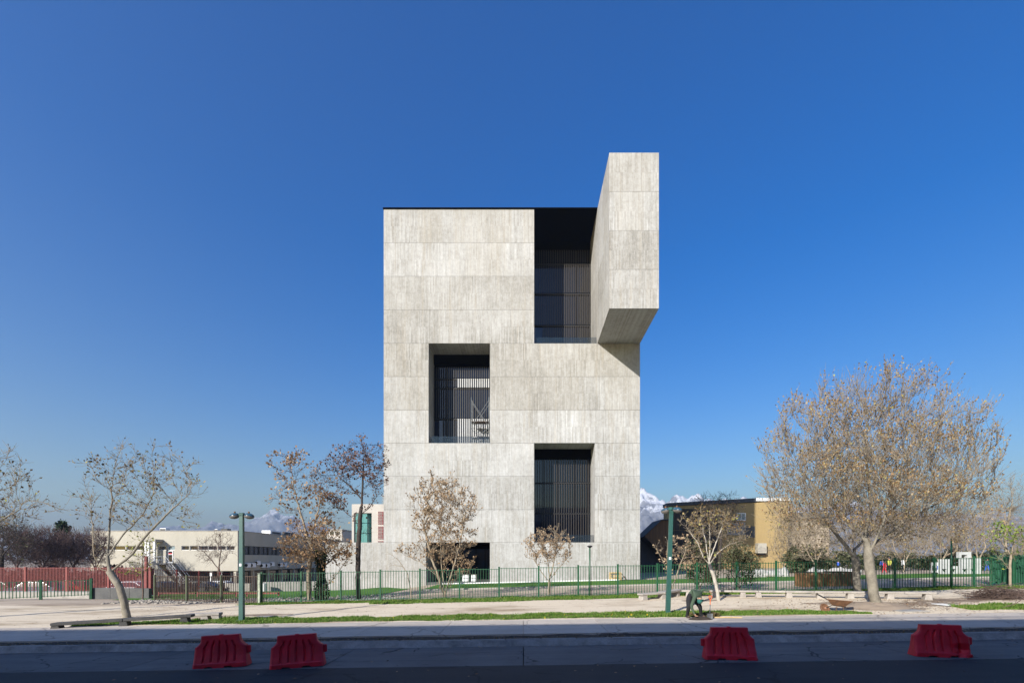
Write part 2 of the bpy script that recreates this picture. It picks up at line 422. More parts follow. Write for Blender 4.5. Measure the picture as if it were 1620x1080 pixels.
class MB:
    """collects solids in world metres; build() links them as one mesh object, in its parent's frame"""
    def __init__(s): s.v, s.f, s.mi = [], [], []
    def add(s, vs, fs, mi=0):
        k = len(s.v); s.v += [tuple(p) for p in vs]; s.f += [tuple(i + k for i in q) for q in fs]; s.mi += [mi] * len(fs); return s
    def box(s, x0, x1, y0, y1, z0, z1, mi=0):
        v = [(x0, y0, z0), (x1, y0, z0), (x1, y1, z0), (x0, y1, z0), (x0, y0, z1), (x1, y0, z1), (x1, y1, z1), (x0, y1, z1)]
        return s.add(v, [(0, 3, 2, 1), (4, 5, 6, 7), (0, 1, 5, 4), (1, 2, 6, 5), (2, 3, 7, 6), (3, 0, 4, 7)], mi)
    def obox(s, c, size, rot=None, bev=0.0, mi=0):
        """box about its centre, turned, with chamfered upright and top edges when bev is given"""
        hx, hy, hz = size[0] / 2, size[1] / 2, size[2] / 2
        rot = rot or Matrix.Identity(3); c = Vector(c)
        if not bev:
            v = [(-hx, -hy, -hz), (hx, -hy, -hz), (hx, hy, -hz), (-hx, hy, -hz), (-hx, -hy, hz), (hx, -hy, hz), (hx, hy, hz), (-hx, hy, hz)]
            return s.add([c + rot @ Vector(p) for p in v], [(0, 3, 2, 1), (4, 5, 6, 7), (0, 1, 5, 4), (1, 2, 6, 5), (2, 3, 7, 6), (3, 0, 4, 7)], mi)
        def ring(z, i):
            a, b_ = hx - i, hy - i; k = bev * .8
            return [(-a + k, -b_, z), (a - k, -b_, z), (a, -b_ + k, z), (a, b_ - k, z), (a - k, b_, z), (-a + k, b_, z), (-a, b_ - k, z), (-a, -b_ + k, z)]
        rs = [ring(-hz, bev), ring(-hz + bev, 0), ring(hz - bev, 0), ring(hz, bev)]
        v = [c + rot @ Vector(p) for r_ in rs for p in r_]
        f = [tuple(reversed(range(8))), tuple(range(24, 32))]
        for k in range(3):
            for i in range(8):
                j = (i + 1) % 8; f.append((k * 8 + i, k * 8 + j, k * 8 + 8 + j, k * 8 + 8 + i))
        return s.add(v, f, mi)
    def tube(s, p0, p1, r0, r1=None, n=8, mi=0):
        p0, p1 = Vector(p0), Vector(p1); r1 = r0 if r1 is None else r1
        d = (p1 - p0)
        if d.length < 1e-6: return s
        d.normalize()
        a = d.cross(Vector((0, 0, 1)) if abs(d.z) < .9 else Vector((1, 0, 0))).normalized(); b = d.cross(a)
        v = []
        for p, r in ((p0, r0), (p1, r1)):
            for i in range(n):
                t = 2 * math.pi * (i + .5) / n
                v.append(p + a * (r * math.cos(t)) + b * (r * math.sin(t)))
        f = [tuple(range(n)), tuple(reversed(range(n, 2 * n)))] + [(i, n + i, n + (i + 1) % n, (i + 1) % n) for i in range(n)]
        return s.add(v, f, mi)
    def path(s, pts, r, n=6, mi=0):
        for a, b in zip(pts[:-1], pts[1:]): s.tube(a, b, r, r, n, mi)
        return s
    def lathe(s, c, prof, n=16, mat3=None, mi=0):
        c = Vector(c); mat3 = mat3 or Matrix.Identity(3); v = []; f = []
        for r, z in prof:
            for i in range(n):
                t = 2 * math.pi * i / n; v.append(c + mat3 @ Vector((r * math.cos(t), r * math.sin(t), z)))
        for k in range(len(prof) - 1):
            for i in range(n):
                j = (i + 1) % n; f.append((k * n + i, k * n + j, k * n + n + j, k * n + n + i))
        f.append(tuple(reversed(range(n)))); f.append(tuple(range((len(prof) - 1) * n, len(prof) * n)))
        return s.add(v, f, mi)
    def plate(s, outline, holes, fn, t0, t1, mi=0):
        """a flat plate with holes; fn(u, v, t) -> point"""
        polys = [outline] + list(holes); flat = [p for q in polys for p in q]
        tris = tessellate_polygon([[Vector((a, b, 0)) for a, b in q] for q in polys])
        n = len(flat)
        v = [fn(a, b, t0) for a, b in flat] + [fn(a, b, t1) for a, b in flat]
        f = [tuple(t) for t in tris] + [tuple(i + n for i in reversed(t)) for t in tris]
        k = 0
        for q in polys:
            m_ = len(q)
            for i in range(m_):
                j = (i + 1) % m_; f.append((k + i, k + j, k + j + n, k + i + n))
            k += m_
        return s.add(v, f, mi)
    def mesh(s, name, mats, origin=Vector((0, 0, 0)), smooth=False, fix=True):
        me = bpy.data.meshes.new(name)
        o = Vector(origin)
        me.from_pydata([(p[0] - o.x, p[1] - o.y, p[2] - o.z) for p in s.v], [], s.f)
        for m_ in (mats if isinstance(mats, (list, tuple)) else [mats]): me.materials.append(m_)
        me.polygons.foreach_set('material_index', s.mi)
        if fix:
            bm = bmesh.new(); bm.from_mesh(me); bmesh.ops.recalc_face_normals(bm, faces=bm.faces[:]); bm.to_mesh(me); bm.free()
        if smooth: me.polygons.foreach_set('use_smooth', [True] * len(me.polygons))
        me.update()
        return me
    def build(s, name, mats, parent=None, smooth=False, at=None):
        o = Vector(at) if at is not None else org(parent)
        me = s.mesh(name, mats, o, smooth)
        return link(name, me, parent, (o - org(parent)) if (at is not None) else None)

def np_mesh(name, verts, faces, m, smooth=False):
    """verts (n,3) and faces (k,3 or 4) as numpy arrays"""
    me = bpy.data.meshes.new(name)
    verts = np.asarray(verts, dtype=np.float32); faces = np.asarray(faces, dtype=np.int32)
    k, w = faces.shape
    me.vertices.add(len(verts)); me.vertices.foreach_set('co', verts.ravel())
    me.loops.add(k * w); me.loops.foreach_set('vertex_index', faces.ravel())
    me.polygons.add(k); me.polygons.foreach_set('loop_start', np.arange(0, k * w, w, dtype=np.int32))
    if smooth: me.polygons.foreach_set('use_smooth', np.ones(k, dtype=bool))
    me.materials.append(m)
    me.update(calc_edges=True)
    return me

def sheet(name, xs, ys, m, dz=0.0, fn=g, kind='structure', parent=None, skirt=0.0):
    xs, ys = list(xs), list(ys)
    v = [(x, y, fn(x, y) + dz) for y in ys for x in xs]
    nx = len(xs)
    f = [(j * nx + i, j * nx + i + 1, (j + 1) * nx + i + 1, (j + 1) * nx + i) for j in range(len(ys) - 1) for i in range(nx - 1)]
    o = link(name, np_mesh(name, v, f, m, True), parent)
    if kind: o['kind'] = kind
    return o

# ------------------------------------------------------------------ the setting: ground, road, kerb, pavement, path
def frange(a, b, s):
    n = max(1, round((b - a) / s))
    return [a + (b - a) * i / n for i in range(n + 1)]
gx = [-3900, -2500, -1500, -800, -400, -200, -120, -80] + frange(-60, 60, 1.0) + [80, 120, 200, 400, 800, 1500, 2500, 3900]
gy = [-60, -40, 0, 10, ROAD_EDGE - .02, ROAD_EDGE + .02] + frange(16.3, 100, .8) + [120, 150, 180, 220, 300, 500, 900, 1600, 2600, 3900]
def g_under(x, y):
    return g(x, y) - (0.35 if y < ROAD_EDGE else 0.06 if y < D(42.5) else 0.0) - (0.1 if y < D(24.5) and y > ROAD_EDGE else 0)
sheet('ground', gx, gy, M['earth'], 0, g_under)
sheet('asphalt_road', frange(-60, 60, 4), [-6, 0, 5, 8, 11, D(18.35)], M['asphalt'], 0.004)
road = thing('concrete_road', None, None, (0, D(20), g(0, D(20))), kind='structure')
for i, x in enumerate(frange(-55, 55, 5.5)[:-1]):
    mb = MB(); v = []
    for zz in (0, 1):
        for xx, yy in ((x + .012, D(18.37)), (x + 5.488, D(18.37)), (x + 5.488, D(22.40)), (x + .012, D(22.40))):
            v.append((xx, yy, g(xx, yy) - .12 + .128 * zz))
    mb.add(v, [(0, 3, 2, 1), (4, 5, 6, 7), (0, 1, 5, 4), (1, 2, 6, 5), (2, 3, 7, 6), (3, 0, 4, 7)])
    mb.build('road_slab', M['roadslab'], road, at=(x, D(20), g(x, D(20))))
sheet('gutter', frange(-55, 55, 5), [D(22.41), D(22.62)], M['kerb'], -0.004)
KY = ROAD_EDGE + .08
kerb = thing('kerb', None, None, (0, KY, 0), kind='structure')
KL = 1.18
mbk = MB(); mbk.obox((0, 0, 0), (KL - .022, .16, .40), None, .022); kmesh = mbk.mesh('kerb_stone', M['kerb'])
for i in range(-44, 45):
    x = i * KL
    o = link('kerb_stone', kmesh, kerb, (x, rnd.uniform(-.012, .012), g(x, KY) - .19 + rnd.uniform(-.008, .01)))
    o.rotation_euler = (0, -.014, rnd.uniform(-.008, .008))
pave = thing('pavement', None, None, (0, D(26), 0), kind='structure')
for i, x in enumerate(frange(-57, 57, 3.0)[:-1]):
    v = []
    y0, y1 = D(24.05), D(28.75)
    for zz in (0, 1):
        for xx, yy in ((x + .010, y0), (x + 2.99, y0), (x + 2.99, y1), (x + .010, y1)):
            v.append((xx, yy, g(xx, yy) - .14 + .15 * zz))
    MB().add(v, [(0, 3, 2, 1), (4, 5, 6, 7), (0, 1, 5, 4), (1, 2, 6, 5), (2, 3, 7, 6), (3, 0, 4, 7)]).build('paving_slab', M['slab'], pave, at=(x, D(26), g(x, D(26))))
def lumpy(a):
    return lambda x, y: g(x, y) + a * noise.noise(Vector((x * .9, y * 1.6, 3))) + a * .6 * noise.noise(Vector((x * 3.1, y * 4.6, 8)))
sheet('soil_strip', frange(-56, 56, .4), frange(KY + .085, D(24.04), .2), M['soil'], -.045, lumpy(.05))
sheet('dirt_path', frange(-58, 58, .5), [D(28.76), D(29.2)] + frange(D(29.6), D(42.4), .3), M['dirt'], -.01, lumpy(.02))
# behind the fence
sheet('lawn', frange(-8.5, 46, .75), frange(D(56.2), D(68.0), .8), M['lawn'], .03)
sheet('sunken_lawn', frange(-29, -10.5, .75), frange(D(48), D(63.8), .75), M['lawn'], .03, lambda x, y: g(x, y) + .5 * sstep((y / K - 47) / 15) * sstep((-10.5 - x) / 3))

# air between here and the mountains
def haze():
    mb = MB(); mb.box(-4000, 4000, -100, 4000, -9, 352)
    m = bpy.data.materials.new('haze_air'); m.use_nodes = True; nt = m.node_tree; nt.nodes.clear()
    o_ = nt.nodes.new('ShaderNodeOutputMaterial'); v = nt.nodes.new('ShaderNodeVolumePrincipled')
    v.inputs['Color'].default_value = (.74, .85, 1.0, 1); v.inputs['Density'].default_value = 3.3e-4; v.inputs['Anisotropy'].default_value = 0.5
    nt.links.new(v.outputs[0], o_.inputs['Volume'])
    o = mb.build('haze', m); o['kind'] = 'stuff'
HAZE = True
if HAZE: haze()

# mountains
def mountain(name, x0, x1, yc, depth, ridge, seed, snow_lo, snow_hi):
    nx, ny = 420, 110
    xs = np.linspace(x0, x1, nx); ts = np.linspace(-1, 1, ny)
    v = np.zeros((ny, nx, 3), dtype=np.float32)
    for i, x in enumerate(xs):
        hpk = float(np.interp(x, ridge[0], ridge[1]))
        for j, t in enumerate(ts):
            w = noise.noise(Vector((x * .0016, t * 1.2, seed))) * .25
            prof = max(0.0, 1 - abs(t + w)) ** 1.05
            y = yc + t * depth
            q = Vector((x * .0045, y * .0045, seed))
            rg = 1 - abs(noise.noise(q)) * 2; rg2 = 1 - abs(noise.noise(q * 2.3)) * 2; rg3 = (1 - abs(noise.noise(q * 5.2)) * 2) * .8 + noise.noise(q * 13) * .5
            z = hpk * (prof + (.15 * rg + .11 * rg2 + .085 * rg3) * min(1, prof * 2.2) * .8 - .10)
            v[j, i] = (x, y, z - 6)
    f = [(j * nx + i, j * nx + i + 1, (j + 1) * nx + i + 1, (j + 1) * nx + i) for j in range(ny - 1) for i in range(nx - 1)]
    m, nt, b = new_mat(name + '_rock_and_snow')
    pos = position(nt); s = nd(nt, 'ShaderNodeSeparateXYZ'); nt.links.new(pos, s.inputs[0])
    n = noise_tex(nt, scaled(nt, pos, (1, 1, .5)), .016, 9, .75)
    hgt = math_node(nt, 'ADD', s.outputs[2], math_node(nt, 'MULTIPLY', math_node(nt, 'SUBTRACT', n, .5), 420))
    geo = nd(nt, 'ShaderNodeNewGeometry'); sn = nd(nt, 'ShaderNodeSeparateXYZ'); nt.links.new(geo.outputs['Normal'], sn.inputs[0])
    hgt = math_node(nt, 'ADD', hgt, math_node(nt, 'MULTIPLY', math_node(nt, 'SUBTRACT', sn.outputs[2], .8), 160))
    mr = nd(nt, 'ShaderNodeMapRange'); mr.inputs[1].default_value = snow_lo; mr.inputs[2].default_value = snow_hi
    nt.links.new(hgt, mr.inputs[0])
    rock = ramp(nt, noise_tex(nt, pos, .02, 6), [(.35, (.15, .155, .17)), (.65, (.23, .235, .25))])
    c = mixc(nt, mr.outputs[0], rock, (.60, .61, .64))
    nt.links.new(c, b.inputs['Base Color']); b.inputs['Roughness'].default_value = .9
    o = link(name, np_mesh(name, v.reshape(-1, 3), f, m, True)); o['kind'] = 'structure'
def ridge_px(pts, Y):
    return [(p - CX) / F * Y for p, _ in pts], [(HY - q) / F * Y + H for _, q in pts]
mountain('mountains', 180, 2300, 2125, 440, ridge_px([(900, 792), (960, 778), (1000, 775), (1018, 773), (1040, 781), (1062, 790), (1084, 783), (1100, 788), (1130, 800), (1170, 788), (1215, 796), (1260, 806), (1330, 800), (1420, 812), (1520, 808), (1640, 818), (1800, 825)], 2125), 11.3, 192, 228)
mountain('far_mountains', -3700, -300, 3200, 450, ridge_px([(-250, 850), (-80, 846), (60, 850), (200, 842), (300, 832), (345, 827), (390, 832), (425, 816), (445, 813), (460, 820), (490, 830), (540, 840), (600, 845), (700, 850)], 3200), 5.1, 225, 300)

# ------------------------------------------------------------------ the concrete tower
YW = D(70.0)                                            # distance of its front wall
def wx(px, Y=YW): return (px - CX) / F * Y
def wz(py, Y=YW): return H - (py - HY) / F * Y
TOP = wz(331)
tower = thing('concrete_tower', 'tall pale board-formed concrete tower with three deep openings and a jutting top box', 'tower', (wx(810), YW + 9, g(0, YW)))
xb = [wx(p) for p in (515, 607, 674, 678, 775, 845, 941, 945, 1012.5)]
zb = [-2.4, wz(857.5), wz(700.5), wz(543), TOP]
yb = [YW + .15, YW + 3.45, YW + 5.4, YW + 8.5, YW + 24]
def filled(i, k, j):
    """solid or air, cell (x, z, y)"""
    x, z, y = (xb[i] + xb[i + 1]) / 2, (zb[k] + zb[k + 1]) / 2, (yb[j] + yb[j + 1]) / 2
    if x < wx(607): return k == 0 and y < YW + 20
    if wx(845) < x < wx(945) and k == 3: return y > yb[2]
    if wx(678) < x < wx(775) and k == 2: return y > yb[1]
    if wx(845) < x < wx(941) and k == 1: return y > yb[1]
    if wx(674) < x < wx(775) and k == 0: return y > yb[3]
    return True
def tower_core():
    mb = MB(); nx, nz, ny = len(xb) - 1, len(zb) - 1, len(yb) - 1
    def fl(i, k, j): return 0 <= i < nx and 0 <= k < nz and 0 <= j < ny and filled(i, k, j)
    for i in range(nx):
        for k in range(nz):
            for j in range(ny):
                if not fl(i, k, j): continue
                a, b, c, d, e, f = xb[i], xb[i + 1], yb[j], yb[j + 1], zb[k], zb[k + 1]
                if not fl(i - 1, k, j): mb.add([(a, c, e), (a, d, e), (a, d, f), (a, c, f)], [(3, 2, 1, 0)])
                if not fl(i + 1, k, j): mb.add([(b, c, e), (b, d, e), (b, d, f), (b, c, f)], [(0, 1, 2, 3)])
                if not fl(i, k - 1, j): mb.add([(a, c, e), (b, c, e), (b, d, e), (a, d, e)], [(3, 2, 1, 0)])
                if not fl(i, k + 1, j): mb.add([(a, c, f), (b, c, f), (b, d, f), (a, d, f)], [(0, 1, 2, 3)])
                if not fl(i, k, j - 1): mb.add([(a, c, e), (b, c, e), (b, c, f), (a, c, f)], [(0, 1, 2, 3)])
                if not fl(i, k, j + 1): mb.add([(a, d, e), (b, d, e), (b, d, f), (a, d, f)], [(3, 2, 1, 0)])
    o = org(tower)
    me = bpy.data.meshes.new('wall')
    me.from_pydata([(p[0] - o.x, p[1] - o.y, p[2] - o.z) for p in mb.v], [], mb.f)
    me.materials.append(CONC); me.update()
    return link('wall', me, tower)
core = tower_core()
GAP = .010
def front_panel(x0, x1, z0, z1, parent, y0=YW, y1=YW + .148):
    MB().box(x0 + .0015, x1 - .0015, y0, y1, z0 + GAP, z1 - GAP).build('concrete_panel', CONC, parent, at=((x0 + x1) / 2, y0, (z0 + z1) / 2))
courses = [331, 384, 437, 490, 543, 595.5, 648, 700.5, 753, 805.5, 857.5]
for k in range(10):
    if k < 4: segs = [(607, 692), (692, 769), (769, 845)]
    elif k < 7: segs = [(607, 678), (775, 845), (845, 948), (948, 1012.5)]
    else: segs = [(607, 692), (692, 775), (775, 845), (941, 1012.5)]
    for a, b in segs:
        front_panel(wx(a), wx(b), wz(courses[k + 1]), wz(courses[k]), tower)
for a, b in [(515, 607), (607, 674), (775, 845), (845, 941), (941, 1012.5)]:
    front_panel(wx(a), wx(b), -2.35 if b < 650 else -.6, wz(857.5), tower)
# thin ledges that stand a little proud along the foot
MB().box(wx(515), wx(674) , YW - .14, YW - .002, -2.3, -.55 ).build('plinth', M['concrete'], tower)
# the box that juts from the top right
bx0, bx1, by0 = wx(945), wx(1012.5), D(60.24)
bz = [wz(543), wz(490), wz(437), wz(384), TOP]
cant = MB().box(bx0 + .15, bx1, by0 + .15, YW + .149, bz[0] + .0, TOP - .02).build('cantilevered_box', CONC, tower, at=((bx0 + bx1) / 2, D(65), bz[0]))
for k in range(4):
    xm = bx0 + (bx1 - bx0) * (.5 if k % 2 else .38)
    front_panel(bx0, bx1, bz[k], bz[k + 1], cant, by0, by0 + .148)
    for a, b in ((by0 + .15, D(65.0)), (D(65.0), YW - .01)):
        MB().box(bx0 + .001, bx0 + .148, a + GAP / 2, b - GAP / 2, bz[k] + GAP / 2, bz[k + 1] - GAP / 2).build('concrete_panel', CONC, cant, at=(bx0, (a + b) / 2, (bz[k] + bz[k + 1]) / 2))
# roof: a thin dark sheet, closing the upper opening from above
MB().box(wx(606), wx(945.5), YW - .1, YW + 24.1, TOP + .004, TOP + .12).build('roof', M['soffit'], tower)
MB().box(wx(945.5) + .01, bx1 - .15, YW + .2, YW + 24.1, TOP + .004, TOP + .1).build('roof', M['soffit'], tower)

def screen(name, x0, x1, Y, tiers, spacing, panes_x, pale=None, pale_from=None, door=None):
    """glazed back wall of an opening with slats standing in front of it"""
    scr = MB()
    scr.box(x0, x1, Y - .02, Y + .05, tiers[0][0], tiers[0][0] + .12)
    s = scr.build('slat_screen', M['black'], tower, at=((x0 + x1) / 2, Y, tiers[0][0]))
    for z0, z1 in tiers[:-1]:
        MB().box(x0, x1, Y - .16, Y + .05, z1 - .07, z1 + .07).build('beam', M['black'], s, at=((x0 + x1) / 2, Y, z1))
    for ti, (z0, z1) in enumerate(tiers):
        n = len(panes_x) - 1
        for i in range(n):
            a, b = x0 + (x1 - x0) * panes_x[i], x0 + (x1 - x0) * panes_x[i + 1]
            MB().box(a + .03, b - .03, Y + .02, Y + .045, z0 + .08, z1 - .08).build('pane', M['darkglass'], s, at=((a + b) / 2, Y, z0))
            if i: MB().box(a - .028, a + .028, Y - .03, Y + .055, z0 + .075, z1 - .075).build('mullion', M['black'], s, at=(a, Y, z0))
        me = MB().box(-.035, .035, -.08, .08, z0 + .075, z1 - .075).mesh('slat', M['bronze'])
        mp = MB().box(-.055, .055, -.08, .08, z0 + .03, z1 - .03).mesh('slat', M['pale_slat'])
        k = int((x1 - x0) / spacing)
        for i in range(k):
            x = x0 + spacing * (i + .5)
            if door and z0 < door[2] and door[0] < x < door[1]: continue
            pl = pale and ti in pale and x > pale_from
            o = bpy.data.objects.new('slat', mp if pl else me); col.objects.link(o); o.parent = s
            o.location = (x - (x0 + x1) / 2, (-.22 + rnd.uniform(-.004, .004)), -tiers[0][0])
    return s
def zy(py, Y): return wz(py, Y)
YA = yb[2] - .4
screen('a', wx(845) + .03, bx0 - .03, YA, [(zy(543, YW) + .02, zy(516, YA)), (zy(516, YA), zy(466, YA)), (zy(466, YA), zy(419, YA)), (zy(419, YA), zy(397, YA))], .2, [0, .42, .75, 1], door=(0, wx(862), zy(516, YA)))
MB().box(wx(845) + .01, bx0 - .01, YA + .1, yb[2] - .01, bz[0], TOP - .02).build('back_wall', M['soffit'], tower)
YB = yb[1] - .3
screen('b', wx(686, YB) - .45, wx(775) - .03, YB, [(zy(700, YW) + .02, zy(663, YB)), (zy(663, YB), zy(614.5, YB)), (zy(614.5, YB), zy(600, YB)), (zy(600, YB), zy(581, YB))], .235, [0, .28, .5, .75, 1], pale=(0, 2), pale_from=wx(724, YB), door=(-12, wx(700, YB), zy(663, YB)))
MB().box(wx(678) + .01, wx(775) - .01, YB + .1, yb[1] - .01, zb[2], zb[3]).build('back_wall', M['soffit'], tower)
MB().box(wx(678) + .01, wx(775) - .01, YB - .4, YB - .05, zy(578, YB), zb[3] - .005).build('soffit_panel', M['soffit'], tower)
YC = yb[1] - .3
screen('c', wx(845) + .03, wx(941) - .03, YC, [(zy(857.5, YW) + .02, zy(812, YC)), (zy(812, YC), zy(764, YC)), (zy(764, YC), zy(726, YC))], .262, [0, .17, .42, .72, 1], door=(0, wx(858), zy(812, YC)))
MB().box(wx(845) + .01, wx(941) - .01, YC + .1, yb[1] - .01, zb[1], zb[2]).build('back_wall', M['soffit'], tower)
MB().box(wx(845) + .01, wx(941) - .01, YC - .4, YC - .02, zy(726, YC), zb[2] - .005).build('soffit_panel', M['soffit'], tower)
# entrance: dark glazing deep inside, a floor and dark ceiling
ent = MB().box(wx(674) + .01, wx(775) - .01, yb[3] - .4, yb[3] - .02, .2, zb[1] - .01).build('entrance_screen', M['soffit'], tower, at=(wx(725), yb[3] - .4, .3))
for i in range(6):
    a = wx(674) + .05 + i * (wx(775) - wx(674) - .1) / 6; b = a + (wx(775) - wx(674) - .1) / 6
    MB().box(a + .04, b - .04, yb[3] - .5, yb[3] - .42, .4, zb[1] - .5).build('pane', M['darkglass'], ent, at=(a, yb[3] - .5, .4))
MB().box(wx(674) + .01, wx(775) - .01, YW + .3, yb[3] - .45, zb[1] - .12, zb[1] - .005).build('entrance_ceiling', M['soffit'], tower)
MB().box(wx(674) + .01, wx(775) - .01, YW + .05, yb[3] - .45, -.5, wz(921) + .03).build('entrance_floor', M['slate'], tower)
for nm, a, b, zf in (('A', 845, 945, bz[0]), ('B', 678, 775, zb[2]), ('C', 845, 941, zb[1])):
    n = 4
    for i in range(n):
        x0 = wx(a) + .03 + (wx(b) - wx(a) - .06) * i / n; x1 = wx(a) + .03 + (wx(b) - wx(a) - .06) * (i + 1) / n
        MB().box(x0 + .01, x1 - .01, YW + .35, YW + .372, zf + .02, zf + .78).build('glass_balustrade', M['railglass'], tower, at=((x0 + x1) / 2, YW + .35, zf))
# paved edge before the wall, pale kerbs of the lawn
cl = thing('lawn_kerb', None, None, (0, D(68), .3), kind='structure')
for y, x0, x1, w, hh, m_ in ((D(55.6), -8.2, 42, .25, .10, 'concrete'), (D(68.3), -8.5, 9.6, .3, .12, 'whitepaint')):
    for x in frange(x0, x1, 1.5)[:-1]:
        L = (x1 - x0) / round((x1 - x0) / 1.5)
        v = []
        for zz in (0, 1):
            for xx, yy in ((x + .008, y), (x + L - .008, y), (x + L - .008, y + w), (x + .008, y + w)):
                v.append((xx, yy, g(xx, yy) - .12 + (.12 + hh) * zz))
        MB().add(v, [(0, 3, 2, 1), (4, 5, 6, 7), (0, 1, 5, 4), (1, 2, 6, 5), (2, 3, 7, 6), (3, 0, 4, 7)]).build('kerb_stone', M[m_], cl, at=(x, y, g(x, y)))
sheet('forecourt', frange(-8.5, 12.5, 1.5), [D(68.3) + .32, D(69), YW - .1], M['slate'], .035, kind='structure')

# scaffold, table and stools, chair on the terrace
def scaffold():
    Y = YW + 1.2; x0, x1 = wx(745.5, Y), wx(773.5, Y); z0 = zb[2]
    t = thing('scaffold', 'steel scaffold tower with cross braces standing in the left terrace opening', 'scaffold', ((x0 + x1) / 2, Y + .5, z0))
    z1 = wz(628, Y)
    mb = MB()
    for x in (x0, x1):
        for y in (Y, Y + 1.1): mb.tube((x, y, z0), (x, y, z1), .028, n=6)
        for z in (z0 + .4, z0 + 1.9, z0 + 2.9, z1 - .1): mb.tube((x, Y, z), (x, Y + 1.1, z), .022, n=5)
    mb.build('frame', M['steel'], t)
    for y in (Y, Y + 1.1):
        for za, zb_ in ((z0 + .5, z0 + 1.9), (z0 + 2.0, z1 - .3)):
            MB().tube((x0, y, za), (x1, y, zb_), .018, n=5).build('brace', M['steel'], t)
            MB().tube((x0, y, zb_), (x1, y, za), .018, n=5).build('brace', M['steel'], t)
    for z in (z0 + .95, z0 + 2.55):
        for i in range(3):
            MB().box(x0 - .05, x1 + .05, Y + .06 + i * .34, Y + .36 + i * .34, z, z + .05).build('plank', M['brown'], t)
scaffold()
def stool(x, y, z, label):
    t = thing('stool', label, 'stool', (x, y, z), 'white stools on the terrace')
    MB().lathe((x, y, z + .42), [(.17, 0), (.19, .03), (.17, .05)], 12).build('seat', M['whitepaint'], t)
    for i in range(4):
        a = math.pi / 4 + i * math.pi / 2
        MB().tube((x + .13 * math.cos(a), y + .13 * math.sin(a), z + .43), (x + .2 * math.cos(a), y + .2 * math.sin(a), z), .018, n=5).build('leg', M['whitepaint'], t)
for px, lb in ((761, 'white stool left of its twin below the scaffold on the terrace'), (769, 'white stool right of its twin below the scaffold on the terrace')):
    stool(wx(px, YW + .8), YW + .8, zb[2], lb)
def terrace_table():
    x, y, z = wx(752, YW + .75), YW + .75, zb[2]
    t = thing('terrace_table', 'small pale round table behind the terrace glass beside the stools', 'table', (x, y, z))
    MB().lathe((x, y, z + .70), [(.42, 0), (.44, .02), (.42, .04)], 16).build('top', M['whitepaint'], t)
    MB().lathe((x, y, z), [(.22, 0), (.2, .03), (.04, .06), (.035, .70)], 12).build('base', M['whitepaint'], t)
terrace_table()
def terrace_chair():
    x, y, z = wx(682, YW + .7), YW + .7, zb[2]
    t = thing('terrace_chair', 'black chair tilted back against the left wall of the terrace opening', 'chair', (x, y, z))
    MB().obox((x, y, z + .45), (.45, .45, .05)).build('seat', M['black'], t)
    MB().obox((x - .24, y, z + .95), (.05, .43, 1.0), Matrix.Rotation(R(-14), 3, 'Y')).build('backrest', M['black'], t)
    for sx in (-.19, .19):
        for sy in (-.19, .19): MB().tube((x + sx, y + sy, z), (x + sx * .9, y + sy * .9, z + .43), .018, n=5).build('leg', M['black'], t)
terrace_chair()

# crate frame by the wall and white crates in the entrance
def crate_frame():
    x0, x1, Y = wx(965.5, YW - .9), wx(983, YW - .9), YW - .9; z0 = g(9, YW - .9) + .05; z1 = z0 + .78
    t = thing('crate', 'open wooden packing crate with diagonal strut standing against the tower wall', 'crate', ((x0 + x1) / 2, Y, z0))
    for x in (x0, x1 - .07):
        for y in (Y, Y + .6): MB().box(x, x + .07, y, y + .07, z0, z1).build('post', M['palewood'], t)
    for z in (z0 + .08, z1 - .1):
        for y in (Y - .025, Y + .675): MB().box(x0, x1, y, y + .022, z, z + .09).build('slat', M['palewood'], t)
    for z in (z0 + .25, z0 + .42): MB().box(x0 + .08, x1 - .08, Y + .3, Y + .33, z, z + .11).build('slat', M['palewood'], t)
    MB().tube((x1 + .55, Y + .3, z0 + .02), (x1 + .01, Y + .3, z1 - .05), .03, n=5).build('strut', M['wood'], t)
crate_frame()
def white_bin(px0, px1, py0, label):
    Y = YW + 1.8; x0, x1 = wx(px0, Y), wx(px1, Y); z0 = wz(921) + .03; z1 = wz(py0, Y)
    t = thing('equipment_cabinet', label, 'cabinet', ((x0 + x1) / 2, Y, z0), 'white cabinets in the entrance')
    MB().obox(((x0 + x1) / 2, Y + .4, (z0 + z1) / 2), (x1 - x0, .8, z1 - z0), None, .03).build('body', M['whitepaint'], t)
    MB().box(x0 + .04, x1 - .04, Y - .02, Y - .001, z0 + (z1 - z0) * .45, z0 + (z1 - z0) * .52).build('rail', M['slate'], t)
    MB().obox(((x0 + x1) / 2, Y + .4, z1 + .025), (x1 - x0 + .05, .84, .045), None, .015).build('lid', M['concrete'], t)
white_bin(731.5, 741, 909, 'white cabinet in the entrance, further from the right jamb')
white_bin(745.5, 753, 909, 'white cabinet in the entrance, nearer the right jamb')

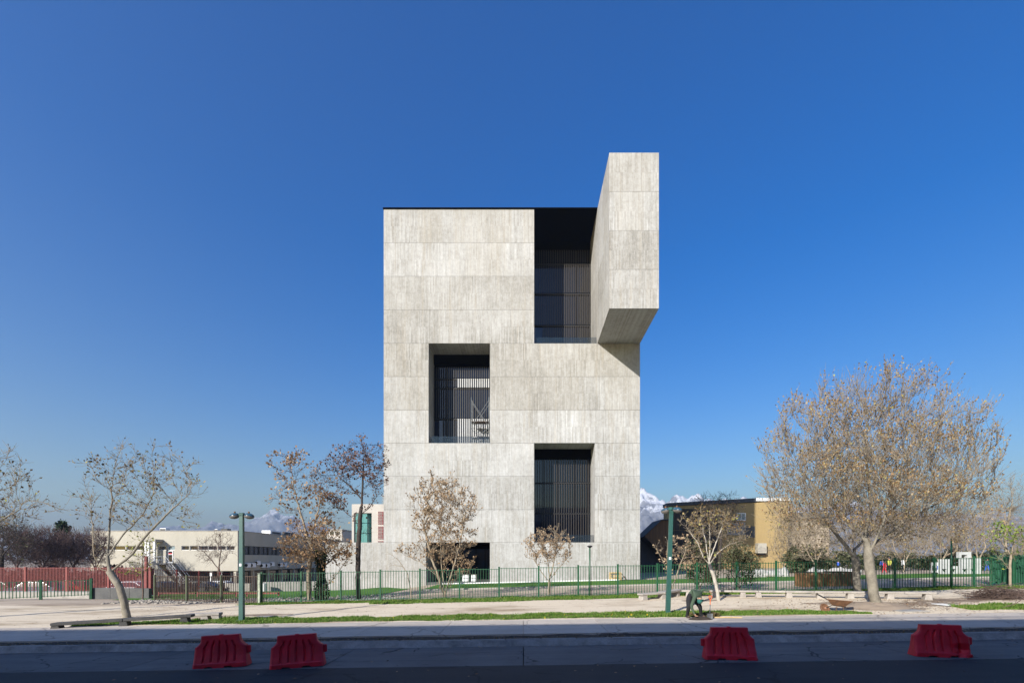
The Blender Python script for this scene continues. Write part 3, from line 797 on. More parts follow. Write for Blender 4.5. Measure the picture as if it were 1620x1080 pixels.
# ------------------------------------------------------------------ other buildings
def shade_building():
    """stands across the road behind the camera; its shadow lies over the road"""
    z1 = 14.2; x0, x1, y0, y1 = -75, 75, -20, -6
    t = thing('long_building', 'long flat-roofed block across the road whose shadow covers the road and barriers', 'building', (0, -12, -.1))
    MB().box(x0, x1, y0, y1, -.6, z1).build('wall', M['whitepaint'], t)
    MB().box(x0 - .2, x1 + .2, y0 - .2, y1 + .05, z1 + .003, z1 + .25).build('roof', M['slate'], t)
    w = MB()
    for x in frange(-72, 72, 4):
        for z in (1.0, 5.2, 9.2): w.box(x - 1.3, x + 1.3, y1 + .003, y1 + .05, z, z + 2.1)
    w.build('windows', M['windowglass'], t)
    r = MB()
    for x in frange(-10.5, 5, 2.2): r.tube((x, y1 - .1, z1 + .25), (x, y1 - .1, z1 + .68), .03, n=5)
    r.tube((-10.5, y1 - .1, z1 + .68), (5, y1 - .1, z1 + .68), .06, n=6)
    r.build('roof_rail', M['steel'], t)
shade_building()

def low_building():
    Y = D(107.0); x0, x1 = wx(143, Y), wx(376, Y); zt = wz(840, Y); zb_ = wz(902.5, Y); y1 = D(176.0); gz = g(-50, D(107)) - .3
    t = thing('office_building', 'long low cream two-storey flat-roofed building with a strip of windows', 'building', ((x0 + x1) / 2, Y, gz))
    o = org(t)
    zw0, zw1 = wz(869.7, Y), wz(863, Y); zs0, zs1 = wz(877, Y), wz(862.3, Y)
    wall = MB()
    wall.box(x0, x1 - .3, Y, Y + .4, zw1, zt); wall.box(x0, x1 - .3, Y, Y + .4, zb_, zw0)
    wall.box(x1 - .3, x1, Y, y1, zs1, zt); wall.box(x1 - .3, x1, Y, y1, zb_, zs0)
    wall.box(x0, x0 + .3, Y + .4, y1, zb_, zt); wall.box(x0 + .3, x1 - .31, y1 - .3, y1, zb_, zt)
    wall.box(x0 + .3, x1 - .31, Y + .41, y1 - .31, zb_ + .002, zb_ + .25)
    wall.box(x1 - .3, x1, Y, Y + .6, zs0, zs1)
    wall.build('wall', M['white'], t)
    MB().box(x0 - .06, x1 + .06, Y - .06, y1 + .06, zt + .003, zt + .12).build('roof', M['concrete'], t)
    # front strip
    for a, b, dark in ((160, 178, 1), (180, 198, 1), (200, 214, 1), (216, 229, 1), (231, 240, 1), (250, 263, 1), (265, 276.5, 0), (287, 299, 1), (300.5, 313, 1), (314.5, 343, 1), (345, 357, 1), (358.5, 371, 1)):
        xa, xc = wx(a, Y), wx(b, Y)
        w = MB(); w.box(xa, xc, Y + .10, Y + .16, zw0, zw0 + .06); w.box(xa, xc, Y + .10, Y + .16, zw1 - .06, zw1)
        for xx in ([xa, xc - .06] + ([(xa + xc) / 2 - .03] if xc - xa > 2 else [])): w.box(xx, xx + .06, Y + .10, Y + .16, zw0 + .06, zw1 - .06)
        wo = w.build('window', M['whitepaint'], t, at=((xa + xc) / 2, Y, zw0))
        MB().box(xa + .03, xc - .03, Y + .17, Y + .2, zw0 + .03, zw1 - .03).build('pane', M['windowglass'] if dark else M['paleglass'], wo)
    px = [143, 160, 178, 180, 198, 200, 214, 216, 229, 231, 240, 250, 263, 265, 276.5, 287, 299, 300.5, 313, 314.5, 343, 345, 357, 358.5, 371, 376]
    for a, b in zip(px[0::2], px[1::2]): MB().box(wx(a, Y), wx(b, Y) - (.31 if b == 376 else 0), Y + .004, Y + .38, zw0 - .001, zw1 + .001).build('pier', M['white'], t, at=(wx(a, Y), Y, zw0))
    MB().box(x0 + .4, x1 - .7, Y + .5, Y + .6, zw0 - .6, zw1 + .4).build('inner_wall', M['slate'], t)
    # side strip: a row of square windows in pairs
    n = 16; ya = Y + .7; L = (y1 - 1.5 - ya) / n
    for i in range(n):
        a, b = ya + i * L + .12, ya + (i + 1) * L - .12
        w = MB(); w.box(x1 - .2, x1 - .12, a, b, zs0, zs0 + .08); w.box(x1 - .2, x1 - .12, a, b, zs1 - .08, zs1)
        for yy in (a, (a + b) / 2 - .04, b - .08): w.box(x1 - .2, x1 - .12, yy, yy + .08, zs0 + .08, zs1 - .08)
        wo = w.build('window', M['slate'], t, at=(x1, (a + b) / 2, zs0))
        MB().box(x1 - .26, x1 - .23, a + .04, b - .04, zs0 + .04, zs1 - .04).build('pane', M['windowglass'], wo)
        MB().box(x1 - .29, x1 - .02, b, b + .24, zs0 + .001, zs1 - .001).build('pier', M['slate'], t, at=(x1, b, zs0))
    # recessed ground floor with columns
    MB().box(x0 + 2, x1 - 2.2, Y + 2.2, y1 - 2, gz, zb_ - .001).build('ground_floor', M['slate'], t)
    for i, y in enumerate(frange(Y + .4, y1 - 1, 4.6)): MB().box(x1 - .75, x1 - .35, y - .2, y + .2, gz, zb_ - .002).build('column', M['white'], t, at=(x1 - .5, y, gz))
    for x in frange(wx(330, Y), x1 - 3, 3.0): MB().box(x - .16, x + .16, Y + .5, Y + .8, gz, zb_ - .002).build('column', M['whitepaint'], t, at=(x, Y, gz))
    for x in frange(wx(332, Y), x1 - 4, 2.2): MB().box(x + .1, x + 1.9, Y + 2.1, Y + 2.18, gz + 1.0, zb_ - .3).build('pane', M['paleglass'], t, at=(x, Y, gz))
    for i, y in enumerate(frange(Y + 3, y1 - 6, 4.6)): MB().box(x1 - 2.18, x1 - 2.12, y, y + 3.9, gz + .8, zb_ - .3).build('pane', M['windowglass'], t, at=(x1, y, gz))
    # door, landing, stair
    dz = wz(890, Y)
    d = MB().box(wx(266, Y), wx(274, Y), Y - .06, Y - .005, dz, wz(870.5, Y)).build('door', M['whitepaint'], t)
    MB().box(wx(267.2, Y), wx(272.8, Y), Y - .09, Y - .065, dz + .2, wz(877, Y)).build('pane', M['windowglass'], d)
    MB().box(wx(267.2, Y), wx(272.8, Y), Y - .09, Y - .065, wz(876, Y), wz(874.2, Y)).build('panel', M['cloth_red'], d)
    MB().box(wx(267.2, Y), wx(272.8, Y), Y - .09, Y - .065, wz(874, Y), wz(871.5, Y)).build('pane', M['windowglass'], d)
    MB().box(wx(240, Y), wx(258, Y), Y - 1.6, Y - .01, wz(856.5, Y), wz(853, Y)).build('canopy', M['concrete'], t)
    for p in (241.5, 246, 255): MB().box(wx(p, Y) - .14, wx(p, Y) + .14, Y - 1.5, Y - 1.2, gz, wz(856.5, Y)).build('column', M['whitepaint'], t)
    MB().box(wx(239, Y), wx(277, Y), Y - 2.0, Y - .01, dz - .2, dz).build('landing', M['concrete'], t)
    st = MB()
    xs0, xs1 = wx(277, Y), wx(316, Y); n = 17
    for i in range(n):
        a, b = xs0 + (xs1 - xs0) * i / n, xs0 + (xs1 - xs0) * (i + 1) / n; zt_ = dz + (gz + .3 - dz) * (i + 1) / n
        st.box(a, b, Y - 1.9, Y - .3, zt_ - .5, zt_)
    so = st.build('stair', M['concrete'], t)
    MB().plate([(wx(258, Y), wz(888, Y)), (wx(260, Y), wz(887, Y)), (wx(304, Y), gz + 1.1), (wx(304, Y), gz), (wx(258, Y), gz)], [], lambda u, v, k: (u, k, v), Y - 2.35, Y - 2.1).build('parapet', M['white'], t)
    rl = MB()
    for off in (.5, 1.0):
        rl.tube((wx(239, Y), Y - 2.05, dz + off), (xs0, Y - 2.05, dz + off), .035, n=5); rl.tube((xs0, Y - 2.05, dz + off), (xs1, Y - 2.05, gz + .3 + off), .035, n=5)
        rl.tube((xs0, Y - .35, dz + off), (xs1, Y - .35, gz + .3 + off), .035, n=5)
    for i in range(8):
        x = wx(239, Y) + (xs0 - wx(239, Y)) * i / 7; rl.tube((x, Y - 2.05, dz), (x, Y - 2.05, dz + 1), .03, n=5)
    for i in range(1, 8):
        x = xs0 + (xs1 - xs0) * i / 7; z = dz + (gz + .3 - dz) * i / 7
        rl.tube((x, Y - 2.05, z), (x, Y - 2.05, z + 1), .03, n=5)
    rl.build('handrail', M['whitepaint'], t)
    # things on the roof
    for p, py_, w_, h_, m_, nm, lb in ((252, 840, 1.0, .45, 'whitepaint', 'roof_vent', 'low white vent on the cream building roof, behind the pale-barked tree'), (337, 840, .5, .28, 'whitepaint', 'roof_hatch', 'tiny pale hatch on the cream building roof edge above the bare tree'), (350, 840, 1.1, .35, 'slate', 'roof_unit', 'grey box unit on the cream building roof, beside the lamp post')):
        x = wx(p, Y); r = thing(nm, lb, 'roof unit', (x, Y + 1.2, zt + .12))
        MB().obox((x, Y + 1.2, zt + .12 + h_ / 2), (w_, 1.0, h_), None, .06).build('casing', M[m_], r)
        MB().box(x - w_ * .4, x + w_ * .4, Y + .66, Y + .69, zt + .15, zt + .12 + h_ * .7).build('grille', M['slate'], r)
    r = thing('antenna', 'thin rooftop antenna on the cream building', 'antenna', (wx(341.5, Y), Y + 2, zt + .12))
    MB().tube((wx(341.5, Y), Y + 2, zt + .12), (wx(341.5, Y), Y + 2, zt + 1.3), .03, n=5).build('mast', M['steel'], r)
    for py_, k in ((D(126), 'white box unit low on the side roof of the cream building, nearer the lamp post'), (D(133), 'dark box unit on the side roof of the cream building, behind its white neighbour')):
        r = thing('roof_unit', k, 'roof unit', (x1 - 1.6, py_, zt + .12))
        MB().obox((x1 - 1.6, py_, zt + .12 + .35), (1.6, 4.2, .7), None, .05).build('casing', M['whitepaint' if 'white box' in k else 'slate'], r)
        MB().box(x1 - .79, x1 - .76, py_ - 1.5, py_ + 1.5, zt + .25, zt + .6).build('grille', M['slate'], r)
    # air conditioners along the side wall
    nth = ['first', 'second', 'third', 'fourth', 'fifth', 'sixth', 'seventh', 'eighth']
    for i, (p, up) in enumerate(((393, 0), (401, 0), (408.5, .35), (416.5, -.1), (424, -.1), (431, .1), (444.5, -.05), (451, -.05))):
        y = (x1 + .3) * F / (p - CX); z = wz(895, D(112)) - .2 + up
        a = thing('air_conditioner', nth[i] + ' air conditioner from the near corner on the cream building side wall', 'air conditioner', (x1 + .3, y, z), 'air conditioners on the side wall')
        MB().obox((x1 + .24, y, z + .36), (.42, 1.05, .72), None, .03).build('casing', M['whitepaint'], a)
        MB().lathe((x1 + .24, y - .53, z + .36), [(.0, -.02), (.26, -.01), (.26, .0)], 14, Matrix.Rotation(R(90), 3, 'X')).build('fan_grille', M['black'], a)
        MB().box(x1 + .005, x1 + .45, y - .4, y + .4, z - .06, z - .003).build('bracket', M['steel'], a)
low_building()

def city_block():
    Y = D(200.0); x0, x1 = wx(556.5, Y), wx(640, Y); zt = wz(797, Y)
    t = thing('city_building', 'distant pale tower block with teal glass bay and red louvres beside the concrete tower', 'building', ((x0 + x1) / 2, Y, -2))
    w = MB(); xa, xc = wx(560, Y), wx(588, Y); zc = wz(811, Y)
    w.box(x0, xa, Y, Y + 15, -2, zt); w.box(xc, x1, Y, Y + 15, -2, zt); w.box(xa + .001, xc - .001, Y, Y + 15, zc, zt); w.box(xa + .001, xc - .001, Y + 6, Y + 15, -2, zc - .001)
    w.build('wall', M['citywhite'], t)
    for i in range(3):
        for j in range(6):
            MB().box(xa + .02 + i * 1.25, xa + 1.22 + i * 1.25, Y + .5, Y + .6, zc - 2.95 * (j + 1) + .1, zc - 2.95 * j - (.05 if j != 3 else .6)).build('pane', M['teal'], t, at=(xa + i, Y, zc - 3 * j))
    for j in range(6):
        MB().add([(xa + 3.8, Y + .55, zc - 2.95 * (j + 1) + .1), (xc, Y + 5.9, zc - 2.95 * (j + 1) + .1), (xc, Y + 5.9, zc - 2.95 * j - .05), (xa + 3.8, Y + .55, zc - 2.95 * j - .05)], [(0, 1, 2, 3)]).build('side_pane', M['teal'], t, at=(xc, Y, zc - 3 * j))
    for z in (wz(822, Y), wz(841, Y)): MB().box(xc + .1, x1 + .001, Y - .05, Y - .005, z - .12, z).build('ledge', M['citywhite'], t)
    lv = MB()
    for j in range(22):
        if j in (9, 19): continue
        z = wz(809, Y) - j * .43
        for i in range(4): lv.box(wx(598.5, Y) + i * .36, wx(598.5, Y) + i * .36 + .12, Y - .25, Y - .01, z - .26, z)
        for i in range(3): lv.box(wx(605.4, Y) + i * .3, wx(605.4, Y) + i * .3 + .14, Y - .25, Y - .01, z - .30, z)
    lv = lv.build('louvre', mat('dull_red_louvre', (.30, .05, .055), (.24, .04, .045), 4, .7), t); lv['kind'] = 'stuff'
    m = thing('lattice_mast', 'pale lattice mast rising from the distant block, hard by the tower edge', 'mast', (wx(602.5, Y), Y + 4, zt))
    lt = MB(); xm = wx(602.5, Y); hz = wz(779, Y) - zt
    for sx in (-.6, .6):
        for sy in (-.6, .6): lt.tube((xm + sx, Y + 4 + sy, zt), (xm + sx, Y + 4 + sy, zt + hz), .06, n=4)
    for i in range(5):
        a, b = zt + hz * i / 5, zt + hz * (i + 1) / 5
        for sy in (-.6, .6): lt.tube((xm - .6, Y + 4 + sy, a), (xm + .6, Y + 4 + sy, b), .04, n=4); lt.tube((xm + .6, Y + 4 + sy, a), (xm - .6, Y + 4 + sy, b), .04, n=4)
    lt.build('lattice', M['steel'], m)
city_block()

def far_blocks():
    specs = [(492, 520, 846, 250, 'citywhite', 'low far white rooftop block behind the brown-leaved trees'), (520, 541, 838, 235, 'citywhite', 'far white block with dark loggia between the brown tree and the dark tree'), (541, 549, 848, 265, 'concrete', 'far grey block just left of the distant teal-glazed building'), (549, 557, 844, 280, 'citywhite', 'narrow far pale block touching the distant teal-glazed building')]
    for a, b, py, Y, m_, lb in specs:
        Y = D(Y); x0, x1, zt = wx(a, Y), wx(b, Y), wz(py, Y)
        t = thing('far_block', lb, 'building', ((x0 + x1) / 2, Y, -3), 'distant city blocks')
        MB().box(x0, x1, Y, Y + 12, -3, zt).build('wall', M[m_], t)
        MB().box(x0 - .2, x1 + .2, Y - .2, Y + 12.2, zt + .002, zt + .3).build('roof', M['concrete'], t)
        n = max(2, int((x1 - x0) / 2.2))
        for i in range(n):
            for j in range(2):
                xa = x0 + .4 + (x1 - x0 - .8) * i / n
                MB().box(xa, xa + (x1 - x0 - .8) / n - .5, Y - .04, Y - .005, zt - 1.7 - j * 2.6, zt - .5 - j * 2.6).build('window', M['windowglass'], t, at=(xa, Y, zt - j))
far_blocks()

def ochre_building():
    Y = D(110.0); x0, x1 = wx(1056, Y), wx(1247, Y); gz = .6; zl, zr = wz(795.5, Y), wz(787.5, Y); y1 = Y + 2.2
    t = thing('ochre_building', 'ochre-walled building with flat roof and dark fascia, right of the tower', 'building', ((x0 + x1) / 2, Y, gz))
    MB().plate([(x0, gz - 1), (x1, gz - 1), (x1, zr - .5), (x0, zl - .5)], [], lambda u, v, k: (u, k, v), Y, y1).build('wall', M['gold'], t)
    MB().plate([(x0 - .1, zl - .495), (wx(1195, Y), zr - .62), (wx(1195, Y), zr - .02), (x0 - .1, zl)], [], lambda u, v, k: (u, k, v), Y - .25, y1 + .1).build('fascia', M['darkpanel'], t)
    MB().plate([(wx(1195, Y) + .01, zr - .49), (x1 + .1, zr - .49), (x1 + .1, zr + .02), (wx(1195, Y) + .01, zr - .02)], [], lambda u, v, k: (u, k, v), Y - .25, y1 + .1).build('fascia', M['whitepaint'], t)
    w = MB(); a, b, c, d = wx(1165, Y), wx(1179.5, Y), wz(823, Y), wz(811, Y)
    w.box(a, b, Y - .1, Y - .005, c, c + .12); w.box(a, b, Y - .1, Y - .005, d - .12, d)
    for xx in (a, (a + b) / 2 - .05, b - .12): w.box(xx, xx + .12, Y - .1, Y - .005, c + .12, d - .12)
    wo = w.build('window', M['whitepaint'], t); MB().box(a + .06, b - .06, Y - .04, Y - .004, c + .06, d - .06).build('pane', M['paleglass'], wo)
    MB().box(wx(1180, Y), wx(1194, Y), Y - .06, Y - .004, wz(850, Y), wz(832, Y)).build('shutter', M['slate'], t)
    MB().box(wx(1150, Y), wx(1179, Y), Y - .06, Y - .004, wz(846, Y), wz(826, Y)).build('shutter', M['concrete'], t)
    nc = 9  # dark panels laid over the ochre wall, darkening its left part
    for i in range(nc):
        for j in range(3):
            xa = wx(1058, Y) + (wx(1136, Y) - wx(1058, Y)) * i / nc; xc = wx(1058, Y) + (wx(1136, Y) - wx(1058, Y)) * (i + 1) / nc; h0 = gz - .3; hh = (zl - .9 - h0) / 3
            MB().box(xa + .02, xc - .02, Y - .05, Y - .004, h0 + hh * j + .02, h0 + hh * (j + 1) - .02).build('dark_panel', M['brownpanel'], t, at=(xa, Y, h0 + hh * j))
    a = thing('air_conditioner', 'cream boxed air conditioner on the sunlit ochre wall', 'air conditioner', (wx(1201, Y), Y - .5, wz(876, Y)))
    MB().box(wx(1194.5, Y), wx(1208, Y), Y - 1.0, Y - .005, wz(874.5, Y), wz(859, Y)).build('casing', M['white'], a)
    MB().box(wx(1196, Y), wx(1207, Y), Y - .8, Y - .02, wz(877, Y), wz(874.6, Y)).build('underside_grille', M['black'], a)
    for zz in (.3, .55, .8): MB().box(wx(1196, Y), wx(1206.5, Y), Y - 1.03, Y - 1.002, wz(874.5, Y) + zz, wz(874.5, Y) + zz + .08).build('vent', M['concrete'], a)
    # brown-roofed hall further right, mostly behind the trees
    YH = D(116); x2, x3 = wx(1250, YH), wx(1312, YH)
    h = thing('low_hall', 'low dark-roofed hall behind the bare trees, right of the ochre building', 'building', ((x2 + x3) / 2, YH, gz))
    MB().box(x2, x3, YH, YH + 9, gz - 1, wz(822, YH)).build('wall', M['earth'], h)
    MB().box(x2 - .3, x3 + .3, YH - .4, YH + 9.4, wz(822, YH) + .003, wz(811, YH)).build('roof', M['slate'], h)
ochre_building()

def timber_hall():
    Y = D(96.0); zs = [(wx(1019, Y), wz(847, Y)), (wx(1045, Y), wz(823, Y)), (wx(1060, Y), wz(822, Y)), (wx(1060, Y), wz(882, Y)), (wx(1050, Y), wz(880, Y))]
    t = thing('timber_hall', 'dark side hall with sloping timber-slatted eave between tower and ochre building', 'building', (wx(1035, Y), Y, .6))
    MB().plate(zs, [], lambda u, v, k: (u, k, v), Y, Y + 4).build('eave', M['brown'], t)
    def line(px):
        z0 = np.interp(px, [1019, 1050, 1060], [wz(848, Y), wz(880, Y), wz(882, Y)]); z1 = np.interp(px, [1019, 1045, 1060], [wz(847, Y), wz(823, Y), wz(822, Y)])
        return float(z0), float(z1)
    for i in range(17):
        px = 1021 + i * 2.3; a, b = line(px)
        MB().box(wx(px, Y), wx(px, Y) + .11, Y - .1, Y - .004, a + .05, b - .05).build('slat', M['wood'], t, at=(wx(px, Y), Y, a))
    MB().plate([(wx(1016, Y), wz(849, Y)), (wx(1045, Y), wz(821.5, Y)), (wx(1060, Y), wz(820.5, Y)), (wx(1060, Y), wz(822, Y) + .003), (wx(1045, Y), wz(823, Y) + .003)], [], lambda u, v, k: (u, k, v), Y - .6, Y + 4.3).build('roof', M['slate'], t)
    MB().box(wx(1000, Y + 3), wx(1062, Y + 3), Y + 3, Y + 6, -.5, wz(851, Y + 3)).build('wall', M['darkpanel'], t)
    for i in range(5):
        for j in range(3):
            MB().box(wx(1004, Y + 3) + i * .95, wx(1004, Y + 3) + i * .95 + .92, Y + 2.9, Y + 2.995, .4 + j * 1.15, .4 + j * 1.15 + 1.12).build('panel', M['darkpanel'], t, at=(wx(1004, Y + 3) + i, Y + 3, 1))
timber_hall()

# ------------------------------------------------------------------ fences
def railing(name, label, p0, p1, nseg, spacing, h, pm, rm, post, zfn=None, cap=False, lift=.1, thick=.02, group=None, post_h=None, stuff_after=10**6, level=True):
    """posts and barred panels from p0 to p1 (x, y); each panel steps with the ground"""
    p0, p1 = Vector(p0), Vector(p1); d = (p1 - p0); L = d.length; d.normalize(); seg = L / nseg
    zfn = zfn or g
    t = thing(name, label, 'fence', (p0.x, p0.y, zfn(p0.x, p0.y)), group)
    ang = math.atan2(d.y, d.x); rot = Matrix.Rotation(ang, 3, 'Z')
    count = 0; stuff = MB()
    for i in range(nseg + 1):
        q = p0 + d * (seg * i); z = zfn(q.x, q.y)
        mb = MB(); hh = (post_h or h) + .06
        mb.obox((q.x, q.y, z + hh / 2 - .15), (post, post, hh + .3), rot, .008)
        po = mb.build('post', pm, t, at=(q.x, q.y, z))
        if cap: MB().obox((q.x, q.y, z + hh + .012), (post * 1.25, post * 1.25, .022), rot).build('cap', pm, po)
    barm = MB().box(-thick / 2, thick / 2, -thick / 2, thick / 2, 0, 1).mesh('bar', rm)
    for i in range(nseg):
        a = p0 + d * (seg * i + post * .55); b = p0 + d * (seg * (i + 1) - post * .55); m_ = (a + b) / 2
        za, zb_ = (zfn(m_.x, m_.y),) * 2 if level else (zfn(a.x, a.y), zfn(b.x, b.y))
        pn = MB().tube((a.x, a.y, za + lift + .06), (b.x, b.y, zb_ + lift + .06), .022, n=4).build('fence_panel', rm, t, at=(m_.x, m_.y, (za + zb_) / 2))
        MB().tube((a.x, a.y, za + h - .05), (b.x, b.y, zb_ + h - .05), .022, n=4).build('rail', rm, pn, at=(m_.x, m_.y, (za + zb_) / 2 + h - .05))
        n = max(1, int(round((b - a).length / spacing)))
        for j in range(n):
            s = (j + .5) / n; q = a + (b - a) * s; z = za + (zb_ - za) * s
            q = q + Vector((-d.y, d.x)) * .0
            if count >= stuff_after: stuff.box(q.x - thick / 2, q.x + thick / 2, q.y - thick / 2, q.y + thick / 2, z + lift, z + h); continue
            o = link('bar', barm, pn, (q.x - m_.x, q.y - m_.y, z + lift - (za + zb_) / 2))
            o.scale = (1, 1, h - lift); o.rotation_euler = (0, 0, ang); count += 1
    if stuff.v: o = stuff.build('bar', rm, t); o['kind'] = 'stuff'
    return t
FY = D(42.4)
fx0 = wx(434, FY)
railing('green_fence', 'tall green steel bar fence with square posts running in front of the tower', (wx(434 - 20, FY), FY), (wx(434 + 61.6 * 20, FY), FY), 20, .163, 1.86, M['green'], M['green'], .105, cap=True, lift=.05, thick=.027, stuff_after=300)
railing('brown_fence', 'dark brown bar fence section with olive posts left of the lamp post', (wx(245, D(47.6)), D(47.6)), (wx(413, FY) - .15, FY + .02), 3, .155, 1.74, M['olive'], M['brown'], .13, lift=.05, thick=.036)
MB_ = MB(); q = Vector((wx(413.5, FY) - .03, FY - .2)); 
pp = thing('fence_post', 'single pale green steel post where the green fence meets the brown fence', 'post', (q.x, q.y, g(q.x, q.y)))
MB().obox((q.x, q.y, g(q.x, q.y) + .9), (.13, .1, 1.9), None, .01).build('shaft', M['pale_green'], pp)
MB().obox((q.x, q.y, g(q.x, q.y) + 1.87), (.16, .13, .03), None, .008).build('cap', M['pale_green'], pp)
def redz(x, y): return interp(y, [D(58), D(66)], [-.02, -.60])
railing('red_fence', 'long dark red bar fence on a pale low wall at the left edge', (wx(-25, D(58)), D(58)), (wx(238, D(58)), D(58)), 4, .125, 2.02, M['red'], M['red'], .16, redz, lift=.04, thick=.042, post_h=2.0)
railing('red_fence', 'red bar fence falling away behind the dark brown fence', (wx(240, D(58)), D(58.2)), (wx(380, D(66)), D(66)), 4, .17, 1.90, M['red'], M['red'], .12, redz, lift=.04, thick=.024, level=False)
tp = thing('red_post', 'tall dark red post standing above the red fence by the green-leaved sapling', 'post', (wx(231, D(57)), D(57), -.5))
MB().obox((wx(231.5, D(57)), D(57), (wz(880, D(57)) - .6) / 2), (.2, .2, wz(880, D(57)) + .6), None, .01).build('shaft', M['red'], tp)
MB().obox((wx(231.5, D(57)), D(57), wz(880, D(57)) + .02), (.26, .26, .05), None, .01).build('cap', M['red'], tp)
def lowwall(name, label, pts, zt, zb_, w, m_, seglen=1.6):
    """a low wall of cast blocks along pts [(x, y)]"""
    t = thing(name, label, 'wall', (pts[0][0], pts[0][1], zb_))
    for (a, b) in zip(pts[:-1], pts[1:]):
        a, b = Vector(a), Vector(b); L = (b - a).length; n = max(1, round(L / seglen)); d = (b - a) / L
        for i in range(n):
            c = a + d * (L * (i + .5) / n)
            MB().obox((c.x, c.y, (zt + zb_) / 2), (L / n - .012, w, zt - zb_), Matrix.Rotation(math.atan2(d.y, d.x), 3, 'Z'), .012).build('block', m_, t, at=(c.x, c.y, zb_))
lowwall('low_wall', 'pale low wall carrying the red fence at the left edge', [(wx(-25, D(58)), D(58)), (wx(238, D(58)), D(58))], -.03, -1.3, .3, M['concrete'], 2.4)
lowwall('dark_wall', 'dark grey low wall between the short green fence and the brown fence', [(wx(147, D(51)), D(51)), (wx(238, D(50)), D(50))], wz(929.5, D(50.5)), -.6, .25, M['slate'], 1.5)
def lowg(x, y): return wz(interp((x / y * F + CX), [-20, 145], [949, 942.0]), y) + 0.02
railing('short_green_fence', 'short bright green fence with thick posts in front of the red fence', (wx(-20, D(47.5)), D(47.5)), (wx(144, D(50.6)), D(50.6)), 2, .19, 1.26, M['green'], M['green'], .15, lambda x, y: max(g(x, y), lowg(x, y) - .05), cap=True, lift=.08, thick=.04, level=False)
lowwall('white_kerb_wall', 'white low ramp wall seen through the short green fence', [(wx(-20, D(53.5)), D(53.5)), (wx(144, D(53)), D(53))], wz(936, D(53.2)), -.8, .3, M['concrete'], 2.0)
lowwall('retaining_wall', 'long grey retaining wall behind the sunken lawn left of the tower', [(wx(414, D(64)), D(64.0)), (wx(505, D(66)), D(66.0))], wz(919.5, D(65)), -2.2, .4, M['concrete'], 2.0)
lowwall('retaining_wall', 'grey retaining wall behind the brown fence beside the bare tree', [(wx(314, D(66)), D(66)), (wx(398, D(63.5)), D(63.5))], wz(921.5, D(65)), -2.2, .4, M['concrete'], 2.0)
eb = thing('end_block', 'pale upright end block of the grey retaining wall by the sunken lawn', 'block', (wx(416, D(62.8)), D(62.8), -1))
MB().obox((wx(416.5, D(62.8)), D(62.8), (wz(922, D(63)) - 1.2) / 2), (.5, .5, wz(922, D(63)) + 1.2), None, .02).build('block', M['whitepaint'], eb)
# low red traffic rail behind the brown fence
rr = thing('red_rail', 'low dark red rail on short posts behind the brown fence', 'rail', (wx(345, D(52)), D(52), g(wx(345, D(52)), D(52))))
for px0, px1 in ((250, 310), (312, 372), (374, 440)):
    MB().box(wx(px0, D(52)), wx(px1, D(52)) - .03, D(52) - .04, D(52) + .04, wz(939, D(52)), wz(936.5, D(52))).build('bar', M['red'], rr)
for px in (250, 311, 373, 390, 440):
    MB().box(wx(px, D(52)) - .05, wx(px, D(52)) + .05, D(52) + .045, D(52) + .13, g(wx(px, D(52)), D(52)) - .1, wz(935.8, D(52))).build('post', M['red'], rr)
# light poles along the fence
def fence_pole(px, py_top, label, head):
    x, y = wx(px, FY), FY - .18; z = g(x, y); zt = wz(py_top, y)
    t = thing('light_pole', label, 'light pole', (x, y, z))
    MB().tube((x, y, z - .1), (x, y, zt), .045, .04, 10).build('pole', M['green'], t, smooth=True)
    MB().obox((x, y, z + .02), (.22, .22, .04), None, .008).build('base_plate', M['green'], t)
    if head:
        MB().lathe((x, y, zt), [(.05, 0), (.09, .03), (.16, .07), (.17, .10), (.10, .14), (.02, .15)], 14).build('lamp_head', M['black'], t, smooth=True)
    else: MB().lathe((x, y, zt), [(.045, 0), (.05, .02), (.03, .05)], 10).build('cap', M['green'], t)
fence_pole(932.5, 866, 'slim green light pole with small dark head on the fence line before the tower', True)
fence_pole(1501, 852, 'bare green pole rising above the fence by the white play wall', False)
# green fabric screen at the far right
def screen_fabric():
    Y = D(44.2); x0, x1 = wx(1570, Y), wx(1660, Y)
    t = thing('fabric_screen', 'dark green pleated fabric screen on the fence at the right edge', 'screen', (x0, Y, g(x0, Y)))
    v, f = [], []; n = 120
    for i in range(n + 1):
        x = x0 + (x1 - x0) * i / n; y = Y + .05 * math.sin(i * 1.3) + .02 * math.sin(i * .7)
        for k in range(5): v.append((x, y + .02 * math.sin(k * 2 + i * .3), g(x, Y) + .1 + k * .46 + .03 * math.sin(i * .35)))
    for i in range(n):
        for k in range(4): f.append((i * 5 + k, i * 5 + 5 + k, i * 5 + 6 + k, i * 5 + 1 + k))
    MB().add(v, f).build('fabric', mat('green_fabric', (.012, .085, .045), (.008, .05, .028), 3, .85), t, smooth=True)
    for x in (x0, (x0 + x1) / 2, x1): MB().tube((x, Y + .1, g(x, Y) - .1), (x, Y + .1, g(x, Y) + 2.05), .04, n=8).build('post', M['green'], t)
screen_fabric()

